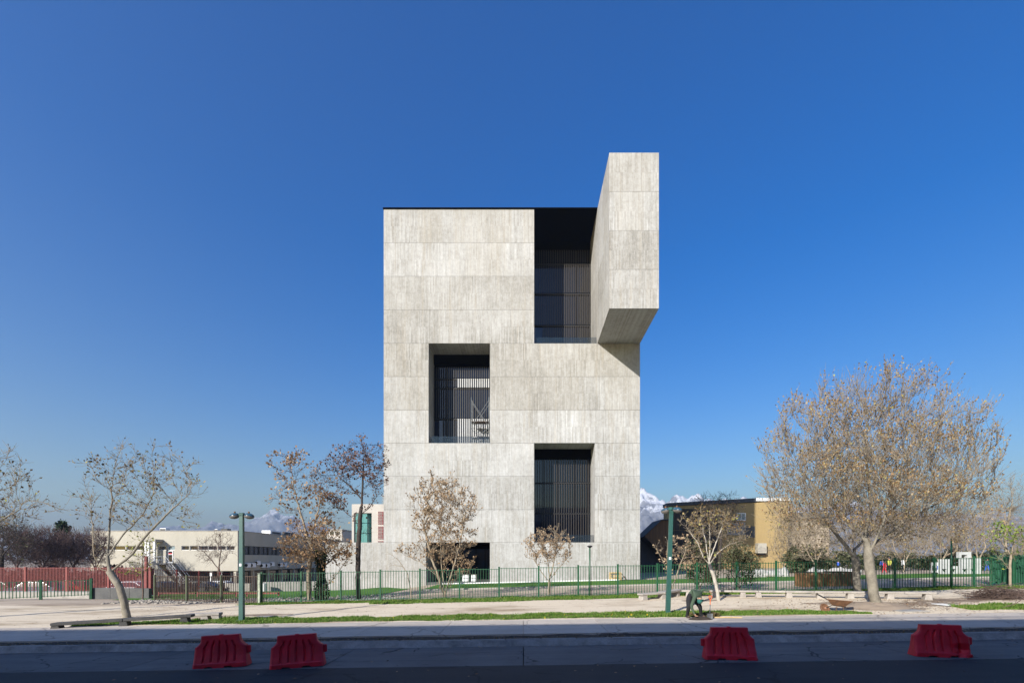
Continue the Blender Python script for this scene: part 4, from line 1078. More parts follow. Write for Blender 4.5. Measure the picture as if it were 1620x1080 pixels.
# ------------------------------------------------------------------ street lamps
def pod(mb, c, rot, up):
    """upper hood of a lamp head: a flattened egg lying along local x"""
    n, m_ = 16, 8; v, f = [], []
    for j in range(m_ + 1):
        a = math.pi / 2 * j / m_
        for i in range(n):
            t = 2 * math.pi * i / n
            v.append(Vector(c) + rot @ Vector((.235 * math.cos(t) * math.cos(a) * (1.0 if math.cos(t) > 0 else .85), (.15 * math.sin(t) * math.cos(a)), up * math.sin(a))))
    for j in range(m_):
        for i in range(n):
            k = (i + 1) % n; f.append((j * n + i, j * n + k, (j + 1) * n + k, (j + 1) * n + i))
    f.append(tuple(range(n)))
    mb.add(v, f)
def lamp(base, top_px, label, yaw, lean=0.0):
    t = thing('street_lamp', label, 'street lamp', base)
    zt = H - (top_px - HY) / F * base.y; hgt = zt - base.z
    ax = Vector((math.sin(lean), 0, math.cos(lean)))
    n = 6
    v, f = [], []
    for k in range(n + 1):
        c = base + ax * (hgt * k / n - .1 * (k == 0)); w = .095 - .02 * k / n
        for sx, sy in ((-1, -1), (1, -1), (1, 1), (-1, 1)): v.append(c + Vector((sx * w, sy * w, 0)))
    for k in range(n):
        for i in range(4): f.append((k * 4 + i, k * 4 + (i + 1) % 4, k * 4 + 4 + (i + 1) % 4, k * 4 + 4 + i))
    f += [(3, 2, 1, 0), (n * 4, n * 4 + 1, n * 4 + 2, n * 4 + 3)]
    po = MB().add(v, f).build('pole', M['postgreen'], t)
    top = base + ax * hgt; rot = Matrix.Rotation(lean, 3, 'Y') @ Matrix.Rotation(yaw, 3, 'Z')
    c2 = base + ax * (hgt * .53)
    MB().obox((c2.x - .01, c2.y - .093, c2.z), (.10, .012, .12)).build('sticker', M['whitepaint'], po)
    MB().obox((base.x, base.y, base.z + .012), (.34, .34, .03), None, .008).build('base_plate', M['postgreen'], t)
    am = MB(); am.tube(top + rot @ Vector((-.22, 0, .03)), top + rot @ Vector((.22, 0, .03)), .045, n=10); am.obox(top + Vector((0, 0, .05)), (.2, .2, .14), rot, .02)
    am.build('arm', M['postgreen'], t, smooth=False)
    for s in (-1, 1):
        r2 = rot @ Matrix.Rotation(0 if s > 0 else math.pi, 3, 'Z') @ Matrix.Rotation(R(8), 3, 'Y')
        c = top + r2 @ Vector((.30, 0, .02))
        hd = MB(); pod(hd, c, r2, .13)
        ho = hd.build('lamp_hood', M['lampblue'], t, smooth=True, at=c)
        lo = MB(); pod(lo, c - Vector((0, 0, .006)), r2, -.13); lo.build('lamp_bowl', M['lampgrey'], ho, smooth=True)
        MB().tube(c + Vector((0, 0, .12)), c + Vector((0, 0, .20)), .04, .035, 8).build('photocell', M['rust'], ho)
lamp(G(382.5, 981), 815, 'green twin-headed street lamp standing upright in the grass left of the tower', R(6))
lamp(G(1056.5, 969), 806, 'leaning green twin-headed street lamp beside the stooping worker', R(-52), R(1.9))

# ------------------------------------------------------------------ concrete benches
def bench(name, label, A, B, zA, zB, width, thick, legs, seg=None, m_='bench', group=None):
    """seat slabs from A to B (ground points); zA/zB seat height above ground; legs: fractions"""
    t = thing(name, label, 'bench', A, group)
    A0, B0 = Vector((A.x, A.y, A.z + zA)), Vector((B.x, B.y, B.z + zB)); d = (B0 - A0); L = d.length; d.normalize()
    ang = math.atan2(d.y, d.x); rot = Matrix.Rotation(ang, 3, 'Z') @ Matrix.Rotation(-math.asin(d.z), 3, 'Y')
    n = seg or max(1, round(L / 2.6))
    for i in range(n):
        c = A0 + d * (L * (i + .5) / n) - Vector((0, 0, thick / 2))
        MB().obox(c, (L / n - .015, width, thick), rot, .018).build('seat_slab', M[m_], t, at=c)
    for s in legs:
        q = A0 + d * (L * s); zg = g(q.x, q.y)
        v = []
        for z, w in ((zg - .12, .19), (q.z - thick - .003, .12)):
            for sx, sy in ((-1, -1), (1, -1), (1, 1), (-1, 1)):
                v.append(Vector((q.x, q.y, z)) + Matrix.Rotation(ang, 3, 'Z') @ Vector((sx * w, sy * width * .42, 0)))
        MB().add(v, [(0, 3, 2, 1), (4, 5, 6, 7), (0, 1, 5, 4), (1, 2, 6, 5), (2, 3, 7, 6), (3, 0, 4, 7)]).build('support', M[m_], t, at=(q.x, q.y, zg))
bench('concrete_bench', 'long low dark-stained concrete bench running past the bent pale trunk at the left', G(84, 993.5), G(306, 984), .24, .37, .42, .12, (.03, .5, .94), None, 'darkbench')
bench('concrete_bench', 'short concrete bench stub between the long low bench and the left lamp', G(296, 981), G(350, 979), .32, .32, .42, .12, (.55, .88), 1)
bench('concrete_bench', 'short concrete bench left of the leaning street lamp', G(1012, 948.5), G(1056, 945), .36, .36, .5, .10, (.12, .8), 1)
bench('concrete_bench', 'grey concrete bench behind the leaning street lamp', G(1046, 946), G(1074, 941), .38, .38, .5, .12, (.3, .8), 1)
_A, _B = G(1078, 942.5), G(1479, 948)
bench('concrete_bench', 'very long pale concrete bench running along the fence past the big tree', _A, _B, .38, .40, .48, .10, [(p - 1078) / 401 for p in (1091, 1137, 1186, 1212, 1262, 1311, 1357, 1415, 1468)], 9)

# ------------------------------------------------------------------ red plastic barriers
def barrier_proto():
    L = .78; root = thing('traffic_barrier', 'x', 'barrier', (0, 0, 0), 'red plastic barriers on the road')
    nu, nv = 68, 22
    def hw(v): return interp(v, [0, .10, .64, .645, .70, .78, .80, 1.0], [.80, .785, .745, .745, .665, .60, .585, .56])
    def dp(v): return interp(v, [0, .13, .16, .36, .60, .80, 1.0], [.27, .265, .235, .17, .125, .105, .095])
    vs = sorted(set([i / nv for i in range(nv + 1)] + [.13, .16, .64, .645, .86, .9]))
    grooves = [-.62, -.31, -.02, .29, .60]
    def groove(u, v):
        if v < .165 or v > .84: return 0.0
        k = 0.0
        for c in grooves:
            d = abs(u - c); k = max(k, 1 - sstep((d - .022) / .035))
        return k * sstep((v - .16) / .03) * sstep((.84 - v) / .05)
    V, Fc = [], []
    us = [-1 + 2 * i / nu for i in range(nu + 1)]
    H_ = .98
    for side in (-1, 1):
        for v in vs:
            for u in us:
                x = u * hw(v); y = side * (dp(v) - .055 * groove(u, v)) * (1 - .25 * max(0, abs(u) - .93) / .07)
                x += .012 * noise.noise(Vector((u * 2, v * 2, side))); y += .012 * noise.noise(Vector((u * 3, v * 3, side + 5)))
                z = v * H_
                if v == 0 and (.22 < abs(u + .02) < .52): z = .065
                V.append((x, y, z))
    nU, nV = len(us), len(vs)
    def id_(s, j, i): return s * nU * nV + j * nU + i
    for s in (0, 1):
        for j in range(nV - 1):
            for i in range(nU - 1):
                q = (id_(s, j, i), id_(s, j, i + 1), id_(s, j + 1, i + 1), id_(s, j + 1, i)); Fc.append(q if s == 0 else q[::-1])
    for j in range(nV - 1):
        Fc.append((id_(1, j, 0), id_(0, j, 0), id_(0, j + 1, 0), id_(1, j + 1, 0))); Fc.append((id_(0, j, nU - 1), id_(1, j, nU - 1), id_(1, j + 1, nU - 1), id_(0, j + 1, nU - 1)))
    for i in range(nU - 1):
        Fc.append((id_(0, nV - 1, i), id_(0, nV - 1, i + 1), id_(1, nV - 1, i + 1), id_(1, nV - 1, i))); Fc.append((id_(0, 0, i + 1), id_(0, 0, i), id_(1, 0, i), id_(1, 0, i + 1)))
    MB().add(V, Fc).build('body', M['red_plastic'], root)
    MB().obox((.80, 0, .50), (.13, .09, .24), None, .02).build('connector_tab', M['red_plastic'], root)
    MB().obox((-.735, 0, .47), (.05, .07, .30), None, .012).build('connector_slot', M['red_plastic'], root)
    MB().lathe((0, 0, .975), [(.07, 0), (.07, .02), (.05, .03)], 14).build('filler_cap', M['red_plastic'], root)
    return root
bp = barrier_proto()
def crush(o, seed, side):
    """a dented copy of the body: the lower corner is pushed in"""
    me = o.data.copy(); o.data = me
    for v in me.vertices:
        x = v.co.x * side
        k = sstep((x - .1) / .35) * sstep((.46 - v.co.z) / .2) * (1 if v.co.y < 0 else .3)
        v.co.y += k * (.12 + .09 * noise.noise(Vector((v.co.x * 5, v.co.z * 7, seed))))
        v.co.z -= k * .05 * (1 if v.co.z > .1 else 0); v.co.x += side * k * .05
specs = [(344, 1056.5, 1.5, 'red plastic barrier at the far left, with the tab on its right end', 8, 0, 1), (466, 1056.5, 1.5, 'red plastic barrier second from the left, tilted slightly', 14, 0, -1),
         (1159, 1044, -1.5, 'red plastic barrier in front of the stooping worker, dented low on one side', -9, 1, -1), (1498, 1040, -.5, 'red plastic barrier at the far right with a torn lower corner', -13, 2, 1)]
for i, (px, py, tilt, lb, yaw, cr, flip) in enumerate(specs):
    o = bp if i == 0 else copy_tree(bp)
    p = G(px, py); p.y += .23
    o.location = (p.x, p.y, g(p.x, p.y) + .012); o['label'] = lb; o.scale = (.87, .87, .885)
    o.rotation_euler = (0, -.014 + R(-tilt), R(yaw) + (math.pi if flip < 0 and i == 2 else 0))
    if cr: crush([c for c in o.children if c.name.startswith('body')][0], i * 3.3, 1 if i == 3 else -1)

# ------------------------------------------------------------------ people
def skin_body(name, nodes, edges, roots, bone_mat, mats, parent, sub=2):
    """nodes {key: (pos, rx, ry)}; edges [(a, b, material index)]"""
    keys = list(nodes); idx = {k: i for i, k in enumerate(keys)}
    me = bpy.data.meshes.new(name); me.from_pydata([tuple(nodes[k][0]) for k in keys], [(idx[a], idx[b]) for a, b, _ in edges], [])
    o = bpy.data.objects.new(name + '_skeleton', me); col.objects.link(o)
    sk = o.modifiers.new('skin', 'SKIN'); sk.use_smooth_shade = True
    if not me.skin_vertices: me.skin_vertices.new()
    for k in keys:
        d = me.skin_vertices[0].data[idx[k]]; d.radius = (nodes[k][1], nodes[k][2]); d.use_root = k in roots
    ss = o.modifiers.new('sub', 'SUBSURF'); ss.levels = sub; ss.render_levels = sub
    dg = bpy.context.evaluated_depsgraph_get()
    bm_ = bpy.data.meshes.new_from_object(o.evaluated_get(dg))
    bpy.data.objects.remove(o)
    bm_.materials.clear()
    for m_ in mats: bm_.materials.append(m_)
    segs = [(Vector(nodes[a][0]), Vector(nodes[b][0]), mi, (nodes[a][1] + nodes[b][1]) / 2) for a, b, mi in edges]
    for p in bm_.polygons:
        c = Vector(p.center); best = None
        for a, b, mi, r in segs:
            ab = b - a; t_ = max(0, min(1, (c - a).dot(ab) / max(1e-9, ab.length_squared))); d = (c - (a + ab * t_)).length - r
            if best is None or d < best[0]: best = (d, mi)
        p.material_index = best[1]; p.use_smooth = True
    bm_.name = name
    return link(name, bm_, parent)
def fingers(nodes, edges, roots, tag_, wrist, palm_end, side, curl, mi, s=1.0):
    """a palm's worth of five separate finger chains rooted inside the palm"""
    d = (palm_end - wrist).normalized(); a = side.normalized(); n = d.cross(a).normalized()
    for i, (off, ln) in enumerate(((-.034, .075), (-.011, .085), (.012, .080), (.033, .062))):
        p0 = wrist + d * .055 * s + a * off * s; p1 = palm_end + a * off * s; p2 = p1 + (d + n * curl) * .5 * ln * s; p3 = p2 + (d * .4 + n * curl * 1.6) * .5 * ln * s
        ks = []
        for j, (p, r) in enumerate(((p0, .011), (p1, .010), (p2, .009), (p3, .007))):
            k = f'{tag_}f{i}{j}'; nodes[k] = (p, r * s, r * s); ks.append(k)
        roots.append(ks[0]); edges += [(x, y, mi) for x, y in zip(ks[:-1], ks[1:])]
    p0 = wrist + d * .03 * s - a * .02 * s; p1 = p0 + (d * .4 - a) * .045 * s + n * .01; p2 = p1 + (d + n * curl) * .038 * s
    for j, (p, r) in enumerate(((p0, .012), (p1, .011), (p2, .009))): nodes[f'{tag_}t{j}'] = (p, r * s, r * s)
    roots.append(f'{tag_}t0'); edges += [(f'{tag_}t0', f'{tag_}t1', mi), (f'{tag_}t1', f'{tag_}t2', mi)]

def worker():
    b = G(1098, 978.5); Y = b.y; zg = b.z; k = Y / F
    def q(px, py, dy=0.0): p = P(px, py, Y + dy); p.z += 0.0; return p
    t = thing('person', 'worker in green jacket and teal cap bending over the grass beside a spade', 'person', b)
    V3 = Vector
    n = {}
    hip = q(1091.5, 941, .10); mid = q(1097, 937.5, .02); chest = q(1104.5, 938, -.06); neck = q(1107.5, 943, -.14); head = q(1107.2, 951.0, -.24)
    n['pel'] = (hip, .185, .165); n['mid'] = (mid, .19, .165); n['chest'] = (chest, .195, .155); n['neck'] = (neck, .062, .062); n['head0'] = (neck.lerp(head, .5), .082, .085); n['head'] = (head, .092, .10)
    # arm that reaches down to the weeds, arm up to the spade
    n['ls'] = (q(1100, 942, -.22), .09, .09); n['le'] = (q(1093.5, 959, -.28), .068, .068); n['lw'] = (q(1098.5, 970, -.34), .038, .038); n['lp'] = (q(1100.6, 973.2, -.36), .038, .026)
    n['rs'] = (q(1107.5, 936.0, .12), .09, .09); n['re'] = (q(1112.5, 932.2, .12), .068, .068); n['rw'] = (q(1121, 934.0, .02), .038, .038); n['rp'] = (q(1123.8, 934.9, -.01), .036, .026)
    # legs: left one stands behind, right one forward
    fl = G(1087.5, 977.5); fr = G(1111, 977)
    n['lh'] = (q(1089.5, 944, -.02), .125, .125); n['lk'] = (q(1089.5, 960, -.10), .092, .092); n['la'] = (V3((fl.x - .01, fl.y + .03, fl.z + .10)), .052, .052); n['lt'] = (V3((fl.x + .07, fl.y - .10, fl.z + .045)), .052, .042); n['lhl'] = (V3((fl.x - .04, fl.y + .07, fl.z + .05)), .045, .045)
    n['rh'] = (q(1097.0, 945, .16), .125, .125); n['rk'] = (q(1107.5, 958.5, .12), .094, .094); n['ra'] = (V3((fr.x + .00, fr.y + .12, fr.z + .10)), .052, .052); n['rt'] = (V3((fr.x + .15, fr.y + .03, fr.z + .045)), .052, .042); n['rhl'] = (V3((fr.x - .05, fr.y + .15, fr.z + .05)), .045, .045)
    J, T_, S, B_ = 0, 1, 2, 3
    e = [('pel', 'mid', J), ('mid', 'chest', J), ('chest', 'neck', J), ('neck', 'head0', S), ('head0', 'head', S),
         ('chest', 'ls', J), ('ls', 'le', J), ('le', 'lw', J), ('lw', 'lp', S), ('chest', 'rs', J), ('rs', 're', J), ('re', 'rw', J), ('rw', 'rp', S),
         ('pel', 'lh', T_), ('lh', 'lk', T_), ('lk', 'la', T_), ('la', 'lt', B_), ('la', 'lhl', B_), ('pel', 'rh', T_), ('rh', 'rk', T_), ('rk', 'ra', T_), ('ra', 'rt', B_), ('ra', 'rhl', B_)]
    roots = ['pel']
    fingers(n, e, roots, 'l', n['lw'][0], n['lp'][0], V3((1, .3, 0)), .9, S)
    fingers(n, e, roots, 'r', n['rw'][0], n['rp'][0], V3((0, 1, .1)), -.9, S)
    # nose, ears
    n['ns0'] = (head + V3((.02, -.07, -.03)), .02, .02); n['ns'] = (head + V3((.03, -.105, -.05)), .014, .014); e.append(('ns0', 'ns', S)); roots.append('ns0')
    o = org(t)
    nn = {k_: (v[0] - o, v[1], v[2]) for k_, v in n.items()}
    body = skin_body('body', nn, e, roots, None, [M['jacket'], M['black_cloth'], M['skin'], M['boot']], t)
    # cap: dome over the crown of the bent head, peak towards the ground
    ax = (head - neck).normalized(); rot = ax.to_track_quat('Z', 'Y').to_matrix()
    c = MB(); c.lathe(head - ax * .035, [(.108, -.03), (.112, .02), (.105, .06), (.08, .10), (.04, .125), (.005, .13)], 16, rot)
    cp = c.build('cap', M['capteal'], t, smooth=True)
    pk = MB(); pts = []
    f = (V3((.25, -.9, -.35)) - ax * V3((.25, -.9, -.35)).dot(ax)).normalized(); sd = ax.cross(f)
    for i in range(9):
        a = -1.1 + 2.2 * i / 8; pts.append((head - ax * .03 + f * (.10 * math.cos(a)) + sd * (.105 * math.sin(a)), head - ax * .045 + f * (.10 * math.cos(a) + .085 * math.cos(a)) + sd * (.10 * math.sin(a))))
    v = [p for pr in pts for p in pr] + [p + ax * .008 for pr in pts for p in pr]; m_ = 18
    fs = []
    for i in range(8): fs += [(2 * i, 2 * i + 1, 2 * i + 3, 2 * i + 2), (m_ + 2 * i, m_ + 2 * i + 2, m_ + 2 * i + 3, m_ + 2 * i + 1), (2 * i + 1, 2 * i + 3, m_ + 2 * i + 3, m_ + 2 * i + 1)]
    pk.add(v, fs).build('peak', M['capteal'], cp)
    for s in (-1, 1):
        MB().lathe(head + f * .078 + sd * (.032 * s) + ax * (-.005), [(.002, -.01), (.012, 0), (.002, .01)], 8, f.to_track_quat('Z', 'Y').to_matrix()).build('eye', M['hair'], t)
        MB().lathe(head + sd * (.088 * s), [(.012, -.012), (.03, 0), (.012, .012)], 8, sd.to_track_quat('Z', 'Y').to_matrix()).build('ear', M['skin'], t)
    # spade
    g0 = G(1122.5, 979); top = P(1124.3, 936.5, g0.y + .02)
    s = thing('spade', 'spade with orange grip standing upright in the grass by the worker', 'spade', g0)
    base = Vector((g0.x, g0.y, g0.z)); d = (top - base); L = d.length; d.normalize(); sdv = Vector((1, 0, 0)); bk = d.cross(sdv).normalized()
    MB().tube(base + d * L * .30, base + d * L * .72, .018, n=10).build('shaft', M['orange'], s, smooth=True)
    sock = MB(); sock.tube(base + d * L * .24, base + d * L * .55, .022, .019, 10); sock.build('socket', M['steel'], s, smooth=True)
    gr = MB(); c0 = base + d * L * .72
    ring = [c0, c0 + d * .09 - sdv * .055, c0 + d * .17 - sdv * .06, c0 + d * .17 + sdv * .06, c0 + d * .09 + sdv * .055, c0]
    gr.path(ring, .017, 8); gr.build('grip', M['orange'], s)
    bl = MB(); ve = []; prof = [(-.04, .0), (.35, .10), (.92, .115), (1.0, .10)]
    for tt, w in ((0.0, .045), (.12, .11), (.75, .12), (1.0, .125)):
        p = base + d * (L * (.0 + .27 * tt) - .06)
        for kx, dep in ((-1, .02), (-.5, .004), (0, 0), (.5, .004), (1, .02)):
            ve.append(p + sdv * (w * kx) - bk * dep)
    fs = [(j * 5 + i, j * 5 + i + 1, j * 5 + 6 + i, j * 5 + 5 + i) for j in range(3) for i in range(4)]
    k0 = len(ve); ve += [p + bk * .005 for p in ve]; fs += [tuple(reversed([x + k0 for x in q_])) for q_ in fs]
    bl.add(ve, fs).build('blade', M['steel'], s)
    # stick on the grass
    a, b_ = G(1128, 977.5), G(1174, 977.8)
    st = thing('wooden_stick', 'pale wooden handle lying on the grass edge beside the spade', 'stick', a)
    MB().tube(a + Vector((0, 0, .04)), a.lerp(b_, .45) + Vector((0, 0, .05)), .026, n=8).tube(a.lerp(b_, .45) + Vector((0, 0, .05)), b_ + Vector((0, 0, .04)), .026, .022, 8).build('shaft', M['palewood'], st)
worker()

def small_person(foot, hgt, label, top, legs, face_yaw, stride=.14, hair=True, arm=.25):
    """a far figure: one skinned body, proportions from its height"""
    t = thing('person', label, 'person', foot); h = hgt
    rz = Matrix.Rotation(face_yaw, 3, 'Z')
    def q(x, y, z): return rz @ Vector((x * h, y * h, z * h))
    n = {'pel': (q(0, 0, .53), .085 * h, .075 * h), 'mid': (q(0, 0, .64), .078 * h, .066 * h), 'chest': (q(0, 0, .77), .095 * h, .07 * h), 'neck': (q(0, -.01, .86), .032 * h, .032 * h), 'head': (q(0, -.015, .92), .052 * h, .06 * h), 'crn': (q(0, -.01, .955), .04 * h, .045 * h), 'nose0': (q(0, -.05, .915), .014 * h, .014 * h), 'nose': (q(0, -.078, .908), .009 * h, .009 * h)}
    e = [('pel', 'mid', 0), ('mid', 'chest', 0), ('chest', 'neck', 2), ('neck', 'head', 2), ('head', 'crn', 2), ('nose0', 'nose', 2)]; roots = ['pel', 'nose0']
    for s, nm in ((-1, 'l'), (1, 'r')):
        n[nm + 's'] = (q(s * .105, 0, .80), .037 * h, .037 * h); n[nm + 'e'] = (q(s * .135, -.02 - .05 * arm * s, .64), .027 * h, .027 * h); n[nm + 'w'] = (q(s * .13, -.07 - .12 * arm * s, .51), .019 * h, .019 * h); n[nm + 'p'] = (q(s * .13, -.085 - .12 * arm * s, .475), .019 * h, .014 * h)
        n[nm + 'h'] = (q(s * .05, 0, .49), .055 * h, .055 * h); n[nm + 'k'] = (q(s * .052, -s * stride * .4 - .01, .28), .038 * h, .038 * h); n[nm + 'a'] = (q(s * .052, -s * stride, .055), .026 * h, .026 * h); n[nm + 't'] = (q(s * .055, -s * stride - .08, .022), .026 * h, .02 * h)
        e += [('chest', nm + 's', 0), (nm + 's', nm + 'e', 0), (nm + 'e', nm + 'w', 0), (nm + 'w', nm + 'p', 2), ('pel', nm + 'h', 1), (nm + 'h', nm + 'k', 1), (nm + 'k', nm + 'a', 1), (nm + 'a', nm + 't', 3)]
        fingers(n, e, roots, nm, n[nm + 'w'][0], n[nm + 'p'][0], rz @ Vector((0, 1, 0)), .4 * s, 2, h / 1.75)
    skin_body('body', n, e, roots, None, [M[top], M[legs], M['skin'], M['boot']], t, 1)
    if hair:
        o = org(t); MB().lathe(o + q(0, .005, .945), [(.056 * h, -.04 * h), (.060 * h, 0), (.045 * h, .035 * h), (.01 * h, .05 * h)], 12).build('hair', M['hair'], t, smooth=True)
small_person(Vector((wx(708.5, D(66)), D(66), g(wx(708.5, D(66)), D(66)))), 1.72, 'person in dark clothes walking on the forecourt by the tower entrance', 'black_cloth', 'black_cloth', R(60), .17)
for px, py, Y, h_, lb, a_, b_, yw in ((1399, 913, 72, 1.25, 'child in red on the far lawn beside the big tree trunk', 'cloth_red', 'cloth_red', 20), (1395.5, 908, 80, 1.4, 'child in blue just behind the child in red', 'cloth_blue', 'black_cloth', -40), (1407, 912, 74, 1.6, 'person in yellow-green top and dark trousers on the far lawn', 'cloth_yellow', 'black_cloth', -70), (1428, 912, 74, 1.55, 'person in white top striding across the far lawn', 'cloth_white', 'black_cloth', 80), (1326, 905, 84, 1.3, 'child in blue behind the white boulders', 'cloth_blue', 'black_cloth', 150), (1561.5, 906, 76, 1.5, 'person in teal blue at the right end of the white play wall', 'postgreen', 'cloth_blue', 10), (1168, 916, 70, 1.3, 'person in pale blue between the two olive bushes', 'bluecar', 'bluecar', 30)):
    Y = D(Y); p = P(px, py, Y); small_person(Vector((p.x, Y, g(p.x, Y) + .02)), h_, lb, a_, b_, R(yw))

# ------------------------------------------------------------------ wheelbarrow, brush, drain
def wheelbarrow():
    b = G(1320, 966); Y = b.y; t = thing('wheelbarrow', 'rusty wheelbarrow with black grips standing on the dirt by the big tree', 'wheelbarrow', b)
    def q(px, py, dy=0): return P(px, py, Y + dy)
    v = []
    for (pa, pb), (pc, pd), w in (((1309, 947.5), (1349, 951), .36), ((1316, 956.5), (1337, 959), .22)):
        for px, py in ((pa, pb), (pc, pd)):
            for s in (-1, 1): v.append(q(px, py, s * w))
    # top rim: 0 left front,1 left back,2 right front,3 right back ; bottom 4..7
    shell = MB().add(v, [(4, 5, 7, 6), (0, 2, 6, 4), (1, 5, 7, 3), (0, 4, 5, 1), (2, 3, 7, 6)])
    vi = [p + Vector((0, 0, .02)) for p in v]; shell.add(vi, [(4, 6, 7, 5), (0, 4, 6, 2), (1, 3, 7, 5), (0, 1, 5, 4), (2, 6, 7, 3)])
    shell.build('tub', M['rust'], t)
    r = MB(); r.path([v[0], v[2], v[3], v[1], v[0]], .018, 6); r.build('rim', M['rust'], t)
    for s in (-1, 1):
        fr = MB().path([q(1312, 949, s * .26), q(1302, 944, s * .28)], .02, 8).path([q(1312, 949, s * .26), q(1318, 957, s * .2), q(1338, 959.5, s * .14)], .018, 8)
        fr.build('frame', M['rubber'], t)
        MB().tube(q(1303, 944.5, s * .28), q(1293.5, 939.5, s * .29), .030, n=10).build('handle', M['rubber'], t)
        lg = MB().path([q(1324, 958, s * .2), q(1322, 966, s * .24), q(1335, 967, s * .24), q(1334, 959, s * .18)], .014, 6)
        lg.build('leg', M['rust'], t)
    c = q(1305, 961.5, -.1); rot = Matrix.Rotation(R(62), 3, 'X') @ Matrix.Rotation(R(10), 3, 'Y')
    wt = MB(); ring = [(.19 + .042 * math.cos(a), .042 * math.sin(a)) for a in [2 * math.pi * i / 8 for i in range(9)]]
    wh = MB().lathe(c, ring, 20, rot).build('wheel', M['rust'], t, smooth=True)
    MB().lathe(c, [(.15, -.015), (.15, .015)], 16, rot).build('rim', M['rust'], wh); MB().lathe(c, [(.04, -.05), (.04, .05)], 10, rot).build('hub', M['skin'], wh)
    MB().path([c, q(1316, 957, -.1)], .016, 6).build('fork', M['rubber'], t)
wheelbarrow()
def drain():
    a = G(1495, 956.5); t = thing('drain_grate', 'small pale drain grate set in the dirt right of the long bench', 'drain grate', a)
    MB().box(a.x - .3, a.x + .3, a.y - .5, a.y + .5, a.z - .05, a.z + .012).build('frame', M['slate'], t)
    for i in range(5): MB().box(a.x - .27 + i * .118, a.x - .20 + i * .118, a.y - .45, a.y + .45, a.z + .013, a.z + .04).build('bar', M['whitepaint'], t)
drain()
def cover(px, py, w, d_, label, m_):
    a = G(px, py); t = thing('access_cover', label, 'access cover', a); t.rotation_euler = (0, -.0225, 0)
    MB().obox((a.x, a.y, a.z + .0), (w, d_, .05), None, .01).build('slab', M[m_], t); MB().obox((a.x, a.y, a.z + .028), (w * .7, d_ * .6, .012), None, .004).build('lid', M['kerb'], t)
cover(1437, 965.5, 1.2, .9, 'flat grey concrete access cover in the dirt right of the big trunk', 'concrete')
cover(800 - 380, 975, .9, .5, 'dark worn access cover in the path right of the left lamp', 'slate')
def mound(px, py, w, d_, h_, name, label, m_, seed):
    a = G(px, py); n, k = 40, 14; v, f = [], []
    for j in range(k + 1):
        r = j / k
        for i in range(n):
            t_ = 2 * math.pi * i / n; rr = r * (1 + .18 * noise.noise(Vector((math.cos(t_) * 1.5, math.sin(t_) * 1.5, seed))))
            x, y = a.x + w * rr * math.cos(t_), a.y + d_ * rr * math.sin(t_)
            v.append((x, y, g(x, y) - .03 + h_ * (1 - r * r) ** 1.3 * (1 + .35 * noise.noise(Vector((x * 4, y * 4, seed)))) + .015))
    for j in range(k):
        for i in range(n):
            q = (i + 1) % n; f.append((j * n + i, j * n + q, (j + 1) * n + q, (j + 1) * n + i))
    o = MB().add(v, f).build(name, m_, None, True, at=a); tag(o, kind='structure')
mound(1388, 959.5, 1.55, 1.3, .22, 'soil_mound', None, M['moundsoil'], 2.2)

# ------------------------------------------------------------------ cars in the lower car park
def car(label, x, y, z, yaw, body, L=4.3):
    t = thing('parked_car', label, 'car', (0, 0, 0), 'cars parked behind the fences')
    Wd = .86; k = L / 4.3
    prof = [(-2.15, .32), (-2.15, .72), (-2.02, .86), (-1.25, .92), (-.72, 1.36), (-.3, 1.45), (.75, 1.45), (1.15, 1.38), (1.75, .95), (2.1, .90), (2.15, .62), (2.13, .32)]
    v = []
    for s in (-1, 1):
        for px, pz in prof:
            tuck = .16 * max(0, (pz - .9) / .55); v.append((px * k, s * (Wd - tuck), pz))
    n = len(prof); f = [tuple(range(n)), tuple(reversed(range(n, 2 * n)))] + [(i, (i + 1) % n, n + (i + 1) % n, n + i) for i in range(n)]
    bd = MB().add(v, f).build('body', M[body], t)
    for s in (-1, 1):
        for pts in ([(-1.08, .96), (-.68, 1.32), (-.3, 1.39), (-.02, 1.39), (-.02, .96)], [(.05, .96), (.05, 1.39), (.72, 1.39), (1.08, 1.33), (1.5, .98)]):
            MB().plate([(a * k, b) for a, b in pts], [], lambda u, w, d_: (u, s * (Wd - .16 * max(0, (w - .9) / .55) + d_), w), .003, .018).build('side_window', M['windowglass'], t)
    for (xa, za), (xc, zc), nm in (((-1.22, .95), (-.74, 1.345), 'windscreen'), ((1.18, 1.36), (1.72, .98), 'rear_window')):
        off = .02
        nrm = Vector((-(zc - za), 0, (xc - xa))).normalized() * off
        MB().add([Vector((xa * k, -.74, za)) + nrm, Vector((xc * k, -.66 if za < zc else -.74, zc)) + nrm, Vector((xc * k, .66 if za < zc else .74, zc)) + nrm, Vector((xa * k, .74, za)) + nrm], [(0, 1, 2, 3)]).build(nm, M['windowglass'], t)
    for sx in (-1.32, 1.33):
        for s in (-1, 1):
            rot = Matrix.Rotation(R(90), 3, 'X'); c = (sx * k, s * (Wd - .06), .32)
            w = MB().lathe(c, [(.19, -.10), (.29, -.10), (.32, -.07), (.32, .07), (.29, .10), (.19, .10)], 20, rot).build('wheel', M['rubber'], t, smooth=False)
            MB().lathe(c, [(.188, -.105), (.188, .105)], 14, rot).build('rim', M['steel'], w)
    for s in (-1, 1):
        MB().obox((-2.13 * k, s * .62, .70), (.08, .3, .14), None, .02).build('headlight', M['lens'], t); MB().obox((2.13 * k, s * .66, .76), (.06, .24, .16), None, .02).build('tail_light', M['tail'], t)
    MB().box(-2.18 * k, -2.151 * k, -.26, .26, .40, .51).build('number_plate', M['whitepaint'], t)
    t.location = (x, y, z); t.rotation_euler = (0, 0, yaw)
